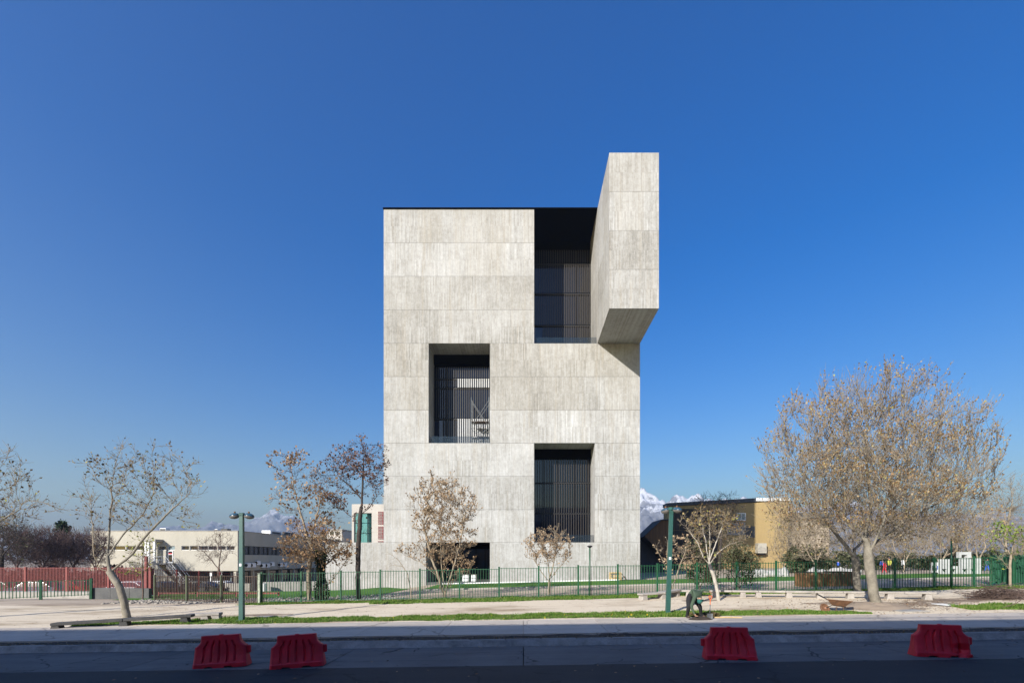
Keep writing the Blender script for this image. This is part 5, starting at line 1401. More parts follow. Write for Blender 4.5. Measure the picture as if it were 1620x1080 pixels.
for px, Y, lb, yw, m_, dz in ((58, 66, 'silver-blue car parked behind the short green fence at the left', 8, 'bluecar', .35), (-5, 68, 'dark car at the left edge of the car park', 5, 'blackcar', .3), (112, 70, 'red car parked behind the red fence beside the silver-blue car', -10, 'redcar', .3), (200, 66, 'white car parked behind the red fence beside the pale-barked trunk', 12, 'snowcar', .35),
                        (255, 64, 'black car parked just right of the tall red post', 168, 'blackcar', .45), (310, 63, 'dark green car parked in front of the cream building stair', 10, 'oldgreencar', .55), (350, 69, 'white car parked by the foot of the stair handrail', 186, 'snowcar', .3), (160, 78, 'second white car further back behind the bare brown trees', 15, 'snowcar', .3)):
    Y = D(Y); x = wx(px, Y); car(lb, x, Y, max(g(x, Y), -1.05), R(yw), m_)
sheet('car_park', frange(-66, -12, 2), frange(D(58.8), D(104), 1.5), M['slab'], .012)

# ------------------------------------------------------------------ play wall, boulders, planters, rubble
def play_wall():
    Y = D(66.0); t = thing('play_wall', 'pale concrete play wall with triangular holes and a square arch on top', 'sculpture', (wx(1520, Y), Y, g(wx(1520, Y), Y)))
    zb_ = g(wx(1520, Y), Y) - .1
    def fn(off): return lambda u, v, k: (u, Y + k + off, v)
    for i, (a, b, top, tri) in enumerate(((1487, 1503, 884, (1490, 1498)), (1505, 1518, 895, (1507, 1516)), (1519, 1534, 882, (1522, 1531)), (1536.5, 1555, 882.5, (1538, 1547)))):
        o_ = [(wx(a, Y), zb_), (wx(b, Y), zb_), (wx(b, Y), wz(top, Y)), (wx(a, Y), wz(top, Y))]
        h_ = [(wx(tri[0], Y), wz(899.5, Y)), (wx(tri[1], Y), wz(899.5, Y)), (wx(tri[1] - 1, Y), wz(906, Y)), (wx(tri[1] - 3, Y), wz(906, Y))]
        MB().plate(o_, [h_], fn((i % 2) * .2), 0, .22).build('slab', M['palecon'], t)
        MB().box(wx(tri[0], Y) - .05, wx(tri[1], Y) + .05, Y + .3 + (i % 2) * .2, Y + .36 + (i % 2) * .2, wz(907, Y), wz(899, Y)).build('recess_panel', M['green'], t)
    o_ = [(wx(1518, Y), wz(882, Y)), (wx(1537, Y), wz(882, Y)), (wx(1537, Y), wz(872.5, Y)), (wx(1518, Y), wz(872.5, Y))]
    h_ = [(wx(1521.5, Y), wz(882, Y) + .003), (wx(1530.5, Y), wz(882, Y) + .003), (wx(1530.5, Y), wz(877, Y)), (wx(1521.5, Y), wz(877, Y))]
    MB().plate([o_[0], h_[0], h_[3], h_[2], h_[1], o_[1], o_[2], o_[3]], [], fn(.02), 0, .33).build('arch', M['palecon'], t)
    YN = D(70)
    b = thing('notice_board', 'white board with dark marks left of the play wall', 'board', (wx(1480, YN), YN, g(wx(1480, YN), YN)))
    x0, x1 = wx(1474, YN), wx(1485, YN); z0, z1 = wz(905, YN), wz(889, YN)
    MB().box(x0, x1, YN, YN + .05, z0, z1).build('panel', M['whitepaint'], b)
    for x in (x0, x1 - .06): MB().box(x, x + .06, YN + .055, YN + .12, g(x, YN) - .1, z1).build('post', M['slate'], b)
    for i in range(4): MB().box(x0 + .08 + i * .16, x0 + .17 + i * .16, YN - .015, YN - .002, z0 + .2 + .1 * (i % 2), z0 + .7 - .12 * (i % 3)).build('picture', M['cloth_blue' if i % 2 else 'slate'], b)
play_wall()
def rock_mesh(seed, m_, sx, sy, sz):
    bm = bmesh.new(); bmesh.ops.create_icosphere(bm, subdivisions=2, radius=1)
    for v in bm.verts:
        k = 1 + .28 * noise.noise(v.co * 1.1 + Vector((seed, 0, 0))) + .12 * noise.noise(v.co * 2.7 + Vector((0, seed, 0)))
        v.co = Vector((v.co.x * sx * k, v.co.y * sy * k, max(-.35, v.co.z * k) * sz))
    me = bpy.data.meshes.new('boulder'); bm.to_mesh(me); bm.free(); me.materials.append(m_); return me
rocks = [rock_mesh(i * 3.7, M['stone'], .75 + .25 * rnd.random(), .6, .5 + .12 * rnd.random()) for i in range(5)]
rx = [1187, 1195, 1203, 1210, 1218, 1226, 1233, 1240, 1287, 1294, 1301, 1322, 1330, 1338, 1345, 1352]
for i, px in enumerate(rx):
    Y = D(69) + rnd.uniform(-.5, .5); x = wx(px, Y)
    o = link('boulder', rocks[i % 5], None, (x, Y, g(x, Y) + .22)); o.rotation_euler = (0, 0, rnd.uniform(0, 6)); o.scale = (rnd.uniform(.75, 1.1),) * 2 + (rnd.uniform(.8, 1.25),)
    od = ['first', 'second', 'third', 'fourth', 'fifth', 'sixth', 'seventh', 'eighth'][i % 8]
    where = od + (' white boulder from the olive bush, edging the lawn before the ochre building' if px < 1250 else ' white boulder from the left in the row behind the timber planters')
    tag(o, where, 'boulder', 'white boulders before the ochre building' if px < 1250 else 'white boulders behind the planters')
def planter(px0, px1, label, m_):
    Y = D(47.5); x0, x1 = wx(px0, Y), wx(px1, Y); z0 = g((x0 + x1) / 2, Y) - .02; z1 = z0 + .98
    t = thing('timber_planter', label, 'planter', ((x0 + x1) / 2, Y, z0))
    n = int((x1 - x0) / .14)
    me = MB().box(-.062, .062, -.02, .02, 0, z1 - z0 - .06).mesh('plank', M['wood'])
    for i in range(n):
        o = link('plank', me, t, (x0 + (x1 - x0) * (i + .5) / n - (x0 + x1) / 2, rnd.uniform(-.006, .006), rnd.uniform(-.01, .01)))
    for x in (x0 + .03, x1 - .03): 
        for k in range(7): MB().box(x - .02, x + .02, Y + .04 + k * .14, Y + .165 + k * .14, z0, z1 - .07).build('plank', M['wood'], t)
    MB().box(x0 - .03, x1 + .03, Y - .045, Y + 1.05, z1 - .055, z1).build('rim', M['wood'], t)
    MB().box(x0 + .1, x1 - .1, Y + .08, Y + .95, z1 + .002, z1 + .05).build('soil', M['soil'], t)
planter(1270, 1303, 'orange-brown timber planter behind the fence, nearer the ochre building', 'wood')
planter(1314, 1352, 'timber planter behind the fence, half hidden by the rear tree trunk', 'wood')
def scatter_stones(name, n, fn, smin, smax, m_):
    V, Fc = [], []; base = [(0, 0, .7), (.9, 0, 0), (.1, .9, .1), (-.9, .1, 0), (0, -.9, .05), (0, 0, -.5)]
    tri = [(0, 1, 2), (0, 2, 3), (0, 3, 4), (0, 4, 1), (5, 2, 1), (5, 3, 2), (5, 4, 3), (5, 1, 4)]
    for i in range(n):
        x, y = fn(); s = rnd.uniform(smin, smax) * rnd.uniform(.5, 1); a = rnd.uniform(0, 6.3); ca, sa = math.cos(a), math.sin(a); k = len(V)
        for bx_, by_, bz_ in base:
            bx_ *= rnd.uniform(.7, 1.2); by_ *= rnd.uniform(.7, 1.2)
            V.append((x + s * (bx_ * ca - by_ * sa), y + s * (bx_ * sa + by_ * ca), g(x, y) + s * bz_ * .8))
        Fc += [(p + k, q + k, r + k) for p, q, r in tri]
    o = link(name, np_mesh(name, V, Fc, m_)); o['kind'] = 'stuff'
scatter_stones('rubble', 2600, lambda: ((rnd.uniform(-27, -9), rnd.uniform(D(43.6), D(50)))), .04, .22, M['rubble'])
scatter_stones('rubble', 400, lambda: (rnd.gauss(wx(577, D(44.5)), .9), rnd.gauss(D(44.6), .25)), .05, .20, M['stone'])
scatter_stones('gravel', 7000, lambda: (rnd.uniform(-9, 20), rnd.uniform(D(43.0), D(55.5))), .012, .06, M['rubble'])
scatter_stones('pebbles', 2500, lambda: (rnd.uniform(-26, 24), rnd.choice([rnd.uniform(D(28.9), D(42)), rnd.uniform(KY + .1, D(24))])), .008, .035, M['earth'])

# ------------------------------------------------------------------ trees
def grow(seed, paths, blobs, n_attr, step, kill, infl, trop=.12, jitter=.12, shell=.5, iters=160):
    """limbs that grow towards points spread through the crown; returns positions and parent indices"""
    r = np.random.RandomState(seed)
    pos, par = [], []
    for k, pth in enumerate(paths):
        pth = [np.array(p, float) for p in pth]
        if k == 0: pos.append(pth[0]); par.append(-1); last = 0
        else: last = int(np.argmin([np.sum((p - pth[0]) ** 2) for p in pos])); pth = [pos[last]] + pth[1:]
        for a, b in zip(pth[:-1], pth[1:]):
            m = max(1, int(np.linalg.norm(b - a) / step))
            for i in range(1, m + 1):
                pos.append(a + (b - a) * i / m + (r.randn(3) * step * .06 if i < m else 0)); par.append(last); last = len(pos) - 1
    vol = np.array([b[1][0] * b[1][1] * b[1][2] for b in blobs]); cnt = np.maximum(1, (vol / vol.sum() * n_attr)).astype(int)
    A = []
    for (c, rad), m in zip(blobs, cnt):
        d = r.randn(m, 3); d /= np.linalg.norm(d, axis=1)[:, None]
        A.append(np.array(c) + d * (r.rand(m) ** (shell / 1.5))[:, None] * np.array(rad))
    A = np.concatenate(A)
    pos = np.array(pos); par = list(par)
    D = np.linalg.norm(A[:, None] - pos[None], axis=2); near = D.argmin(1); nd_ = D.min(1); alive = np.ones(len(A), bool)
    for it in range(iters):
        act = alive & (nd_ < infl)
        if not act.any(): break
        v = A[act] - pos[near[act]]; v /= np.linalg.norm(v, axis=1)[:, None] + 1e-9
        acc = np.zeros((len(pos), 3)); np.add.at(acc, near[act], v); u = np.unique(near[act])
        d = acc[u]; d /= np.linalg.norm(d, axis=1)[:, None] + 1e-9
        pp = np.array(par)[u]; own = np.where(pp[:, None] >= 0, pos[u] - pos[np.maximum(pp, 0)], 0); ol = np.linalg.norm(own, axis=1)[:, None] + 1e-9
        d = d + own / ol * .55 + np.array([0, 0, trop]) + r.randn(len(u), 3) * jitter
        d /= np.linalg.norm(d, axis=1)[:, None]
        new = pos[u] + d * step; k0 = len(pos)
        pos = np.concatenate([pos, new]); par += list(u)
        Dn = np.linalg.norm(A[:, None] - new[None], axis=2); j = Dn.argmin(1); m = Dn.min(1); better = m < nd_
        near[better] = j[better] + k0; nd_[better] = m[better]; alive &= nd_ > kill
        if len(pos) > 14000: break
    return pos, np.array(par)

def tubes(pos, par, rad, sel, sides):
    """frusta from parent to node, vectorised"""
    idx = np.nonzero(sel)[0]
    if len(idx) == 0: return np.zeros((0, 3)), np.zeros((0, 4), int)
    a, b = pos[par[idx]], pos[idx]; d = b - a; d /= np.linalg.norm(d, axis=1)[:, None] + 1e-9
    ref = np.where(np.abs(d[:, 2:3]) < .95, np.array([[0, 0, 1.]]), np.array([[1., 0, 0]]))
    u = np.cross(d, ref); u /= np.linalg.norm(u, axis=1)[:, None] + 1e-9; w = np.cross(d, u)
    ra = np.minimum(rad[par[idx]], rad[idx] * 1.25); rb = rad[idx]
    t = 2 * np.pi * np.arange(sides) / sides; c, s = np.cos(t), np.sin(t)
    ringd = u[:, None] * c[None, :, None] + w[:, None] * s[None, :, None]
    va = (a - d * ra[:, None] * .3)[:, None] + ringd * ra[:, None, None]; vb = (b + d * rb[:, None] * .3)[:, None] + ringd * rb[:, None, None]
    V = np.concatenate([va, vb], axis=1).reshape(-1, 3); k = np.arange(len(idx))[:, None] * 2 * sides; i = np.arange(sides)[None]; j = (i + 1) % sides
    Fq = np.stack([k + i, k + j, k + sides + j, k + sides + i], axis=2).reshape(-1, 4)
    return V, Fq[:, ::-1]

def leaves_np(r, pts, dirs, size, droop=0.0):
    n = len(pts)
    d = dirs + r.randn(n, 3) * .55 - np.array([0, 0, droop]); d /= np.linalg.norm(d, axis=1)[:, None] + 1e-9
    q = r.randn(n, 3); u = np.cross(d, q); u /= np.linalg.norm(u, axis=1)[:, None] + 1e-9; w = np.cross(d, u)
    s = (size * (.35 + 1.25 * r.rand(n) ** 1.6))[:, None]
    p0 = pts; p1 = pts + d * s * .5 + u * s * .36 + w * s * .10; p2 = pts + d * s; p3 = pts + d * s * .5 - u * s * .36 + w * s * .10
    V = np.stack([p0, p1, p2, p3], 1).reshape(-1, 3); F_ = np.arange(n * 4).reshape(-1, 4)
    return V, F_

def tree(name, label, base, paths, blobs, bark, leaf, seed=1, n_attr=900, step=.35, kill=.55, infl=3.0, trunk_r=.15, tip_r=.006, twigs=1, twig_len=.6, twig_up=.4, leaf_n=2, leaf_size=.1, leaf_p=1.0, droop=0.0,
         trop=.12, shell=.55, twig_r=.004, cat='tree', group=None, twig_bark=None, jitter=.12, flare=.12, clump=0):
    r = np.random.RandomState(seed + 100)
    pos, par = grow(seed, paths, blobs, n_attr, step, kill, infl, trop, jitter, shell)
    n = len(pos); kids = np.zeros(n, int); np.add.at(kids, par[par >= 0], 1)
    tips = max(2, int((kids == 0).sum())); ex = math.log(tips) / math.log(max(1.5, trunk_r / tip_r)); ex = max(1.55, min(3.2, ex))
    acc = np.where(kids == 0, 1.0, 0.0)
    for i in range(n - 1, 0, -1): acc[par[i]] += acc[i]
    ex = min(ex, 2.9); base_r = tip_r * np.maximum(acc, 1) ** (1 / 2.45); rad = base_r * (1 + (trunk_r / base_r.max() - 1) * (np.maximum(acc, 1) / acc.max()) ** 1.1)
    rad *= np.where(rad > trunk_r * .3, 1, 1)
    rad = np.minimum(rad, trunk_r)
    hz = pos[:, 2] - pos[0, 2]; trunkish = rad > trunk_r * .75
    rad = rad * (1 + np.where(trunkish, flare * np.exp(-np.maximum(hz, 0) / (trunk_r * 1.6)), 0))
    # twigs
    cand = np.nonzero((rad < tip_r * 3.4) & (np.arange(n) > 3))[0]
    P_, Q_, Rr, par2 = [pos], [], [rad], [par]
    lp, ld = [], []
    k0 = n
    for rep in range(twigs):
        c = cand if rep == 0 else cand[r.rand(len(cand)) < .85]
        d0 = pos[c] - pos[par[c]]; d0 /= np.linalg.norm(d0, axis=1)[:, None] + 1e-9
        d = d0 * .6 + r.randn(len(c), 3) * .5 + np.array([0, 0, twig_up]); d /= np.linalg.norm(d, axis=1)[:, None]
        L = twig_len * (.35 + .8 * r.rand(len(c)))[:, None]
        m1 = pos[c] + d * L * .5; d2 = d + r.randn(len(c), 3) * .18 + np.array([0, 0, twig_up * .35]); d2 /= np.linalg.norm(d2, axis=1)[:, None]; m2 = m1 + d2 * L * .5
        P_ += [m1, m2]; Rr += [np.full(len(c), twig_r), np.full(len(c), twig_r * .7)]
        par2 += [c, np.arange(k0, k0 + len(c))]; k0 += 2 * len(c)
        for q in range(leaf_n):
            wv = np.sin(m1 @ np.array([1.9, .7, 1.3]) + seed) * np.sin(m1 @ np.array([-.8, 2.1, 1.1]) + 2 * seed) + np.sin(m1 @ np.array([.5, -1.2, 2.6]) + seed)
            keep = r.rand(len(c)) < leaf_p * np.clip(.85 + .55 * wv, .08, 1.3)
            f = r.rand(keep.sum(), 1) ** .7; pt = m1[keep] * (1 - f) + m2[keep] * f
            if clump:
                for _ in range(clump): lp.append(pt + r.randn(len(pt), 3) * leaf_size * .6); ld.append(d2[keep])
            else: lp.append(pt); ld.append(d2[keep])
    pos = np.concatenate(P_); rad = np.concatenate(Rr); par = np.concatenate(par2)
    has = par >= 0
    thick = trunk_r * .16
    t = thing(name, label, cat, (base.x, base.y, base.z), group)
    o = np.array(t.location)
    V, Fq = tubes(pos, par, rad, has & (rad >= thick), 8)
    link('trunk', np_mesh('trunk', V - o, Fq, M[bark], True), t)
    V, Fq = tubes(pos, par, rad, has & (rad < thick), 3)
    if len(V): link('crown', np_mesh('crown', V - o, Fq, M[twig_bark or bark], True), t)
    if lp and leaf:
        V, Fq = leaves_np(r, np.concatenate(lp), np.concatenate(ld), leaf_size, droop)
        lf = link('leaves', np_mesh('leaves', V - o, Fq, MATS[leaf]), t); lf['kind'] = 'stuff'
    return t

leaf_mat('plane_leaf', [(0, (.15, .085, .04)), (.3, (.30, .175, .08)), (.6, (.38, .265, .13)), (.88, (.42, .32, .16)), (1, (.36, .36, .11))])
leaf_mat('plane_bud', [(0, (.08, .052, .028)), (.45, (.20, .13, .06)), (.8, (.32, .24, .10)), (1, (.30, .31, .07))])
leaf_mat('dry_brown_leaf', [(0, (.15, .085, .048)), (.5, (.31, .19, .10)), (1, (.46, .32, .18))])
leaf_mat('dry_tan_leaf', [(0, (.22, .14, .075)), (.5, (.38, .26, .15)), (1, (.52, .39, .25))])
leaf_mat('dry_rosy_leaf', [(0, (.095, .05, .038)), (.5, (.18, .10, .072)), (1, (.27, .17, .12))])
leaf_mat('olive_leaf', [(0, (.045, .055, .022)), (.6, (.085, .095, .045)), (1, (.14, .14, .08))])
leaf_mat('fresh_leaf', [(0, (.08, .12, .02)), (.6, (.18, .26, .035)), (1, (.30, .36, .06))])
leaf_mat('yellow_green_leaf', [(0, (.16, .18, .03)), (.6, (.30, .32, .06)), (1, (.40, .38, .10))])
leaf_mat('thorn_twig', [(0, (.035, .02, .018)), (.6, (.075, .042, .036)), (1, (.12, .075, .06))], .1)
leaf_mat('conifer_needle', [(0, (.012, .028, .014)), (1, (.035, .06, .028))], 0)
leaf_mat('ivy_leaf', [(0, (.010, .018, .006)), (1, (.035, .055, .018))], .1)

def at_tree(px, py, Y=None):
    if Y is None: return G(px, py)
    Y = D(Y); p = P(px, py, Y); return Vector((p.x, Y, g(p.x, Y)))
def PX(base, pts, dys=None):
    return [P(a, b, base.y + (dys[i] if dys else 0)) for i, (a, b) in enumerate(pts)]
def BL(base, bl, depth=.8):
    out = []
    for q in bl:
        cx_, cy_, rx_, ry_ = q[:4]; dy = q[4] if len(q) > 4 else 0; k = base.y / F; c = P(cx_, cy_, base.y + dy)
        out.append((tuple(c), (rx_ * k, max(rx_, ry_) * k * depth if len(q) < 6 else q[5], ry_ * k)))
    return out

# the big plane tree and the one behind it
b = G(1386, 958)
tree('plane_tree', 'biggest spreading plane tree with mottled pale trunk leaning left beside the wheelbarrow', b,
     [PX(b, [(1386, 960), (1381, 930), (1376, 900), (1373, 868), (1366, 835)]), PX(b, [(1375, 878), (1392, 838), (1412, 790), (1425, 740)], [0, -.5, -1, -1.2]), PX(b, [(1372, 862), (1340, 825), (1300, 780), (1268, 745)], [0, .2, .2, 0]), PX(b, [(1370, 850), (1378, 800), (1372, 740), (1368, 690)], [0, .6, 1, 1.2]), PX(b, [(1378, 868), (1430, 825), (1485, 795), (1535, 760)], [0, .3, .5, .3])],
     BL(b, [(1398, 712, 110, 122), (1300, 720, 88, 110), (1482, 728, 82, 108), (1385, 658, 60, 60), (1250, 755, 48, 62), (1522, 765, 38, 58), (1330, 664, 50, 48), (1452, 660, 54, 48), (1295, 815, 92, 42), (1445, 812, 115, 46), (1385, 770, 150, 80), (1235, 790, 30, 40), (1375, 835, 60, 22), (1520, 835, 50, 24)], .8),
     'bark_pale', 'plane_leaf', seed=3, n_attr=4200, step=.30, kill=.46, infl=4, trunk_r=.215, tip_r=.0066, twigs=6, twig_len=.95, twig_up=.95, leaf_n=6, leaf_size=.075, leaf_p=.72, trop=.16, shell=.9, twig_r=.0065, twig_bark='bark_tan')
b = at_tree(1356, 945, 46.8); b = at_tree(1356, 945, 41.2)
tree('plane_tree', 'second plane tree close behind the biggest one, upright trunk behind the bench', b,
     [PX(b, [(1358, 948), (1355, 915), (1353, 882), (1350, 855)]), PX(b, [(1353, 880), (1320, 840), (1290, 810)]), PX(b, [(1353, 870), (1390, 830), (1420, 795)], [0, 1, 1.5])],
     BL(b, [(1330, 800, 110, 70), (1420, 810, 90, 60), (1350, 740, 90, 70), (1265, 815, 50, 45)], .6), 'bark_pale', 'plane_bud', seed=8, n_attr=1500, step=.36, kill=.62, infl=4, trunk_r=.21, tip_r=.007, twigs=5, twig_len=.8, twig_up=.35, leaf_n=4, leaf_size=.09, leaf_p=.7, twig_r=.0065, twig_bark='bark_tan')
# plane tree at the left with the low fork
b = G(200.5, 976)
tree('plane_tree', 'plane tree with bent pale trunk forking low behind the long low bench', b,
     [PX(b, [(201, 978), (197, 955), (190, 930), (180, 914), (174, 904)]), PX(b, [(178, 908), (160, 900), (149, 880), (147, 845), (143, 790)], [0, -.1, -.2, -.2, -.1]), PX(b, [(174, 906), (170, 880), (172, 850), (176, 800), (178, 760)], [0, .2, .4, .5, .5]), PX(b, [(178, 908), (205, 880), (232, 846), (262, 815), (300, 780)], [0, .1, 0, -.2, -.3]), PX(b, [(171, 882), (195, 845), (225, 815), (243, 780)], [.2, .5, .9, 1.0])],
     BL(b, [(195, 735, 42, 45), (235, 755, 62, 62), (285, 770, 40, 52), (165, 755, 30, 52), (300, 815, 26, 28), (130, 800, 32, 26), (195, 800, 50, 40)], .8),
     'bark_pale', 'plane_bud', seed=21, n_attr=620, step=.24, kill=.44, infl=3.0, trunk_r=.16, tip_r=.0068, twigs=4, twig_len=.5, twig_up=.35, leaf_n=2, leaf_size=.095, leaf_p=.8, trop=.12, shell=.8, twig_r=.0062, twig_bark='bark_tan')
# tree whose crown enters at the left edge
b = at_tree(-75, 968, 33)
tree('plane_tree', 'plane tree standing beyond the left edge, its sparse branches reaching into the sky', b,
     [PX(b, [(-75, 970), (-72, 920), (-68, 870)]), PX(b, [(-69, 880), (-40, 830), (-10, 780)]), PX(b, [(-69, 875), (-30, 840), (25, 810)])],
     BL(b, [(-30, 760, 62, 72), (0, 790, 55, 55), (45, 800, 50, 26), (10, 745, 32, 42), (90, 808, 30, 12)], .8), 'bark_pale', 'plane_bud', seed=31, n_attr=620, step=.26, kill=.46, infl=3, trunk_r=.2, tip_r=.0068, twigs=4, twig_len=.5, leaf_n=2, leaf_size=.095, leaf_p=.8, twig_r=.0062, shell=.8, twig_bark='bark_tan')
# brown-leaved pair by the fence
b = at_tree(490, 946, 44.0)
tree('tall_tree', 'tall tree with dead brown leaves and pale trunk left of the ivy-clad stem', b,
     [PX(b, [(490, 948), (488, 915), (490, 880), (493, 840)]), PX(b, [(491, 865), (478, 820), (466, 775), (460, 740)]), PX(b, [(492, 845), (505, 800), (508, 765)])],
     BL(b, [(462, 742, 40, 32), (466, 790, 38, 40), (507, 775, 40, 36), (512, 812, 32, 34), (488, 835, 40, 28)], .8), 'bark_tan', 'dry_brown_leaf', seed=41, n_attr=700, step=.28, kill=.5, infl=3, trunk_r=.15, tip_r=.008, twigs=4, twig_len=.45, leaf_n=2, leaf_size=.15, leaf_p=.7, twig_r=.006, twig_bark='bark_brown', shell=.8, clump=2)
b = at_tree(510, 948, 43.4)
tv = tree('leafy_shrub_tree', 'low wide brown-leaved tree with dark ivy-clad trunk by the fence', b,
     [PX(b, [(509, 950), (506, 920), (505, 890), (505, 865)]), PX(b, [(506, 900), (530, 880), (545, 860)]), PX(b, [(506, 890), (480, 870), (465, 860)]), PX(b, [(508, 935), (535, 905), (552, 880)])],
     BL(b, [(500, 868, 52, 32), (470, 868, 30, 24), (535, 872, 28, 30), (508, 845, 38, 24)], .8), 'bark_dark', 'dry_brown_leaf', seed=43, n_attr=700, step=.22, kill=.36, infl=2.5, trunk_r=.17, tip_r=.008, twigs=4, twig_len=.4, leaf_n=2, leaf_size=.15, leaf_p=.75, twig_r=.006, twig_bark='bark_tan', clump=2)
def ivy(t, px0, px1, py0, py1, n, seed):
    r = np.random.RandomState(seed); b_ = Vector(t.location); p0 = P((px0 + px1) / 2, py0, b_.y); p1 = P((px0 + px1) / 2 - 3, py1, b_.y)
    f = r.rand(n); a = r.rand(n) * 6.283; rr = (.16 + .18 * r.rand(n) + .12 * np.sin(f * 9)) * (1 - .3 * f)
    pts = np.stack([p0.x + (p1.x - p0.x) * f + rr * np.cos(a), b_.y + rr * np.sin(a), p0.z + (p1.z - p0.z) * f], 1)
    d = np.stack([np.cos(a), np.sin(a), -.3 * np.ones(n)], 1); V, Fq = leaves_np(r, pts, d, .11, .2)
    o = link('ivy', np_mesh('ivy', V - np.array(b_), Fq, MATS['ivy_leaf']), t); o['kind'] = 'stuff'
ivy(tv, 504, 515, 949, 868, 2600, 5)
b = at_tree(567, 947, 44.0)
tree('dark_tree', 'slender dark-trunked tree with brown seed clusters in front of the distant teal-glazed building', b,
     [PX(b, [(567, 949), (566, 900), (567, 860), (570, 815), (573, 790)]), PX(b, [(571, 800), (574, 760), (576, 715)]), PX(b, [(570, 818), (586, 800), (596, 785), (592, 768)], [0, -.1, -.1, 0]), PX(b, [(567, 842), (562, 822), (545, 808), (522, 798)], [0, .1, .2, .3]), PX(b, [(573, 790), (555, 770), (535, 752)], [0, .3, .4]), PX(b, [(567, 846), (580, 840)])],
     BL(b, [(572, 728, 46, 34), (538, 748, 34, 32), (602, 762, 18, 16), (583, 770, 32, 20), (535, 790, 26, 14), (575, 705, 26, 16), (520, 735, 14, 12)], .8), 'bark_dark', 'dry_rosy_leaf', seed=53, n_attr=640, step=.24, kill=.44, infl=2.6, trunk_r=.16, tip_r=.008, twigs=4, twig_len=.4, twig_up=.2, leaf_n=2, leaf_size=.12, leaf_p=.85, twig_r=.006, clump=3, shell=.9)
# tan-leaved shrubs before the tower
b = at_tree(702, 946, 44.6)
tree('shrub_tree', 'tall tan-leaved multi-stemmed shrub in front of the tower entrance', b,
     [PX(b, [(703, 948), (702, 925), (698, 890), (697, 840)]), PX(b, [(703, 940), (715, 905), (728, 860), (736, 810)], [0, -.3, -.5, -.5]), PX(b, [(702, 942), (690, 910), (668, 890), (640, 878)], [0, .2, .2, .3]), PX(b, [(702, 935), (682, 880), (670, 830)]), PX(b, [(704, 940), (722, 915), (742, 905)], [0, .4, .6])],
     BL(b, [(700, 808, 58, 50), (705, 860, 52, 36), (695, 770, 36, 24), (742, 805, 20, 28), (640, 872, 20, 12), (740, 890, 18, 14), (720, 905, 26, 12)], .8), 'bark_tan', 'dry_tan_leaf', seed=61, n_attr=1300, step=.2, kill=.33, infl=2.4, trunk_r=.10, tip_r=.0075, twigs=4, twig_len=.42, twig_up=.6, leaf_n=6, leaf_size=.095, leaf_p=.85, twig_r=.0055, trop=.2, shell=1.0, cat='shrub')
b = at_tree(870, 946, 44.2)
tree('shrub_tree', 'small rounded tan-leaved shrub on a short trunk before the lower slatted opening', b,
     [PX(b, [(869, 948), (869, 930), (870, 912)]), PX(b, [(869, 920), (855, 902), (845, 885)]), PX(b, [(870, 916), (876, 890), (880, 865)]), PX(b, [(870, 918), (885, 897), (900, 880)]), PX(b, [(870, 915), (866, 880)])],
     BL(b, [(868, 862, 40, 28), (885, 850, 26, 16), (848, 878, 24, 18), (868, 885, 34, 14)], .8), 'bark_tan', 'dry_tan_leaf', seed=67, n_attr=420, step=.17, kill=.28, infl=2.0, trunk_r=.075, tip_r=.0075, twigs=4, twig_len=.36, twig_up=.6, leaf_n=6, leaf_size=.085, leaf_p=.8, twig_r=.0055, trop=.25, shell=1.0, cat='shrub')
# white-barked young tree by the worker
b = G(1137, 949)
tree('young_tree', 'young white-barked tree with a leaning trunk behind the worker and long bench', b,
     [PX(b, [(1137, 951), (1133, 925), (1127, 905), (1122, 892)]), PX(b, [(1123, 895), (1112, 880), (1105, 860), (1085, 832), (1078, 828)], [0, -.1, -.1, -.2, -.2]), PX(b, [(1124, 893), (1123, 860), (1122, 825)], [0, .2, .2]), PX(b, [(1124, 893), (1138, 872), (1155, 860), (1175, 855)], [0, .1, .1, .2]), PX(b, [(1123, 890), (1115, 850), (1108, 818)], [0, .3, .5]), PX(b, [(1124, 886), (1140, 840), (1148, 815)], [0, -.2, -.4])],
     BL(b, [(1122, 818, 38, 16), (1128, 838, 46, 24), (1165, 852, 28, 22), (1088, 828, 14, 9), (1150, 830, 30, 20)], .8), 'bark_white', 'plane_bud', seed=71, n_attr=420, step=.17, kill=.3, infl=2.2, trunk_r=.095, tip_r=.0075, twigs=4, twig_len=.34, twig_up=.2, leaf_n=2, leaf_size=.11, leaf_p=.65, twig_r=.0058, shell=.9, twig_bark='bark_tan')
b = at_tree(1063, 938, 45)
tree('shrub_tree', 'brown-leaved straggly shrub behind the leaning street lamp', b,
     [PX(b, [(1064, 940), (1060, 910), (1048, 885), (1038, 868)]), PX(b, [(1064, 930), (1075, 895), (1085, 870)]), PX(b, [(1062, 918), (1055, 880), (1056, 855)])],
     BL(b, [(1080, 868, 30, 20), (1045, 868, 16, 16), (1088, 890, 26, 18), (1056, 858, 12, 10)], .8), 'bark_tan', 'dry_tan_leaf', seed=73, n_attr=300, step=.18, kill=.32, infl=2.2, trunk_r=.06, tip_r=.0075, twigs=4, twig_len=.35, leaf_n=2, leaf_size=.15, leaf_p=.6, twig_r=.0055, shell=.9, cat='shrub')
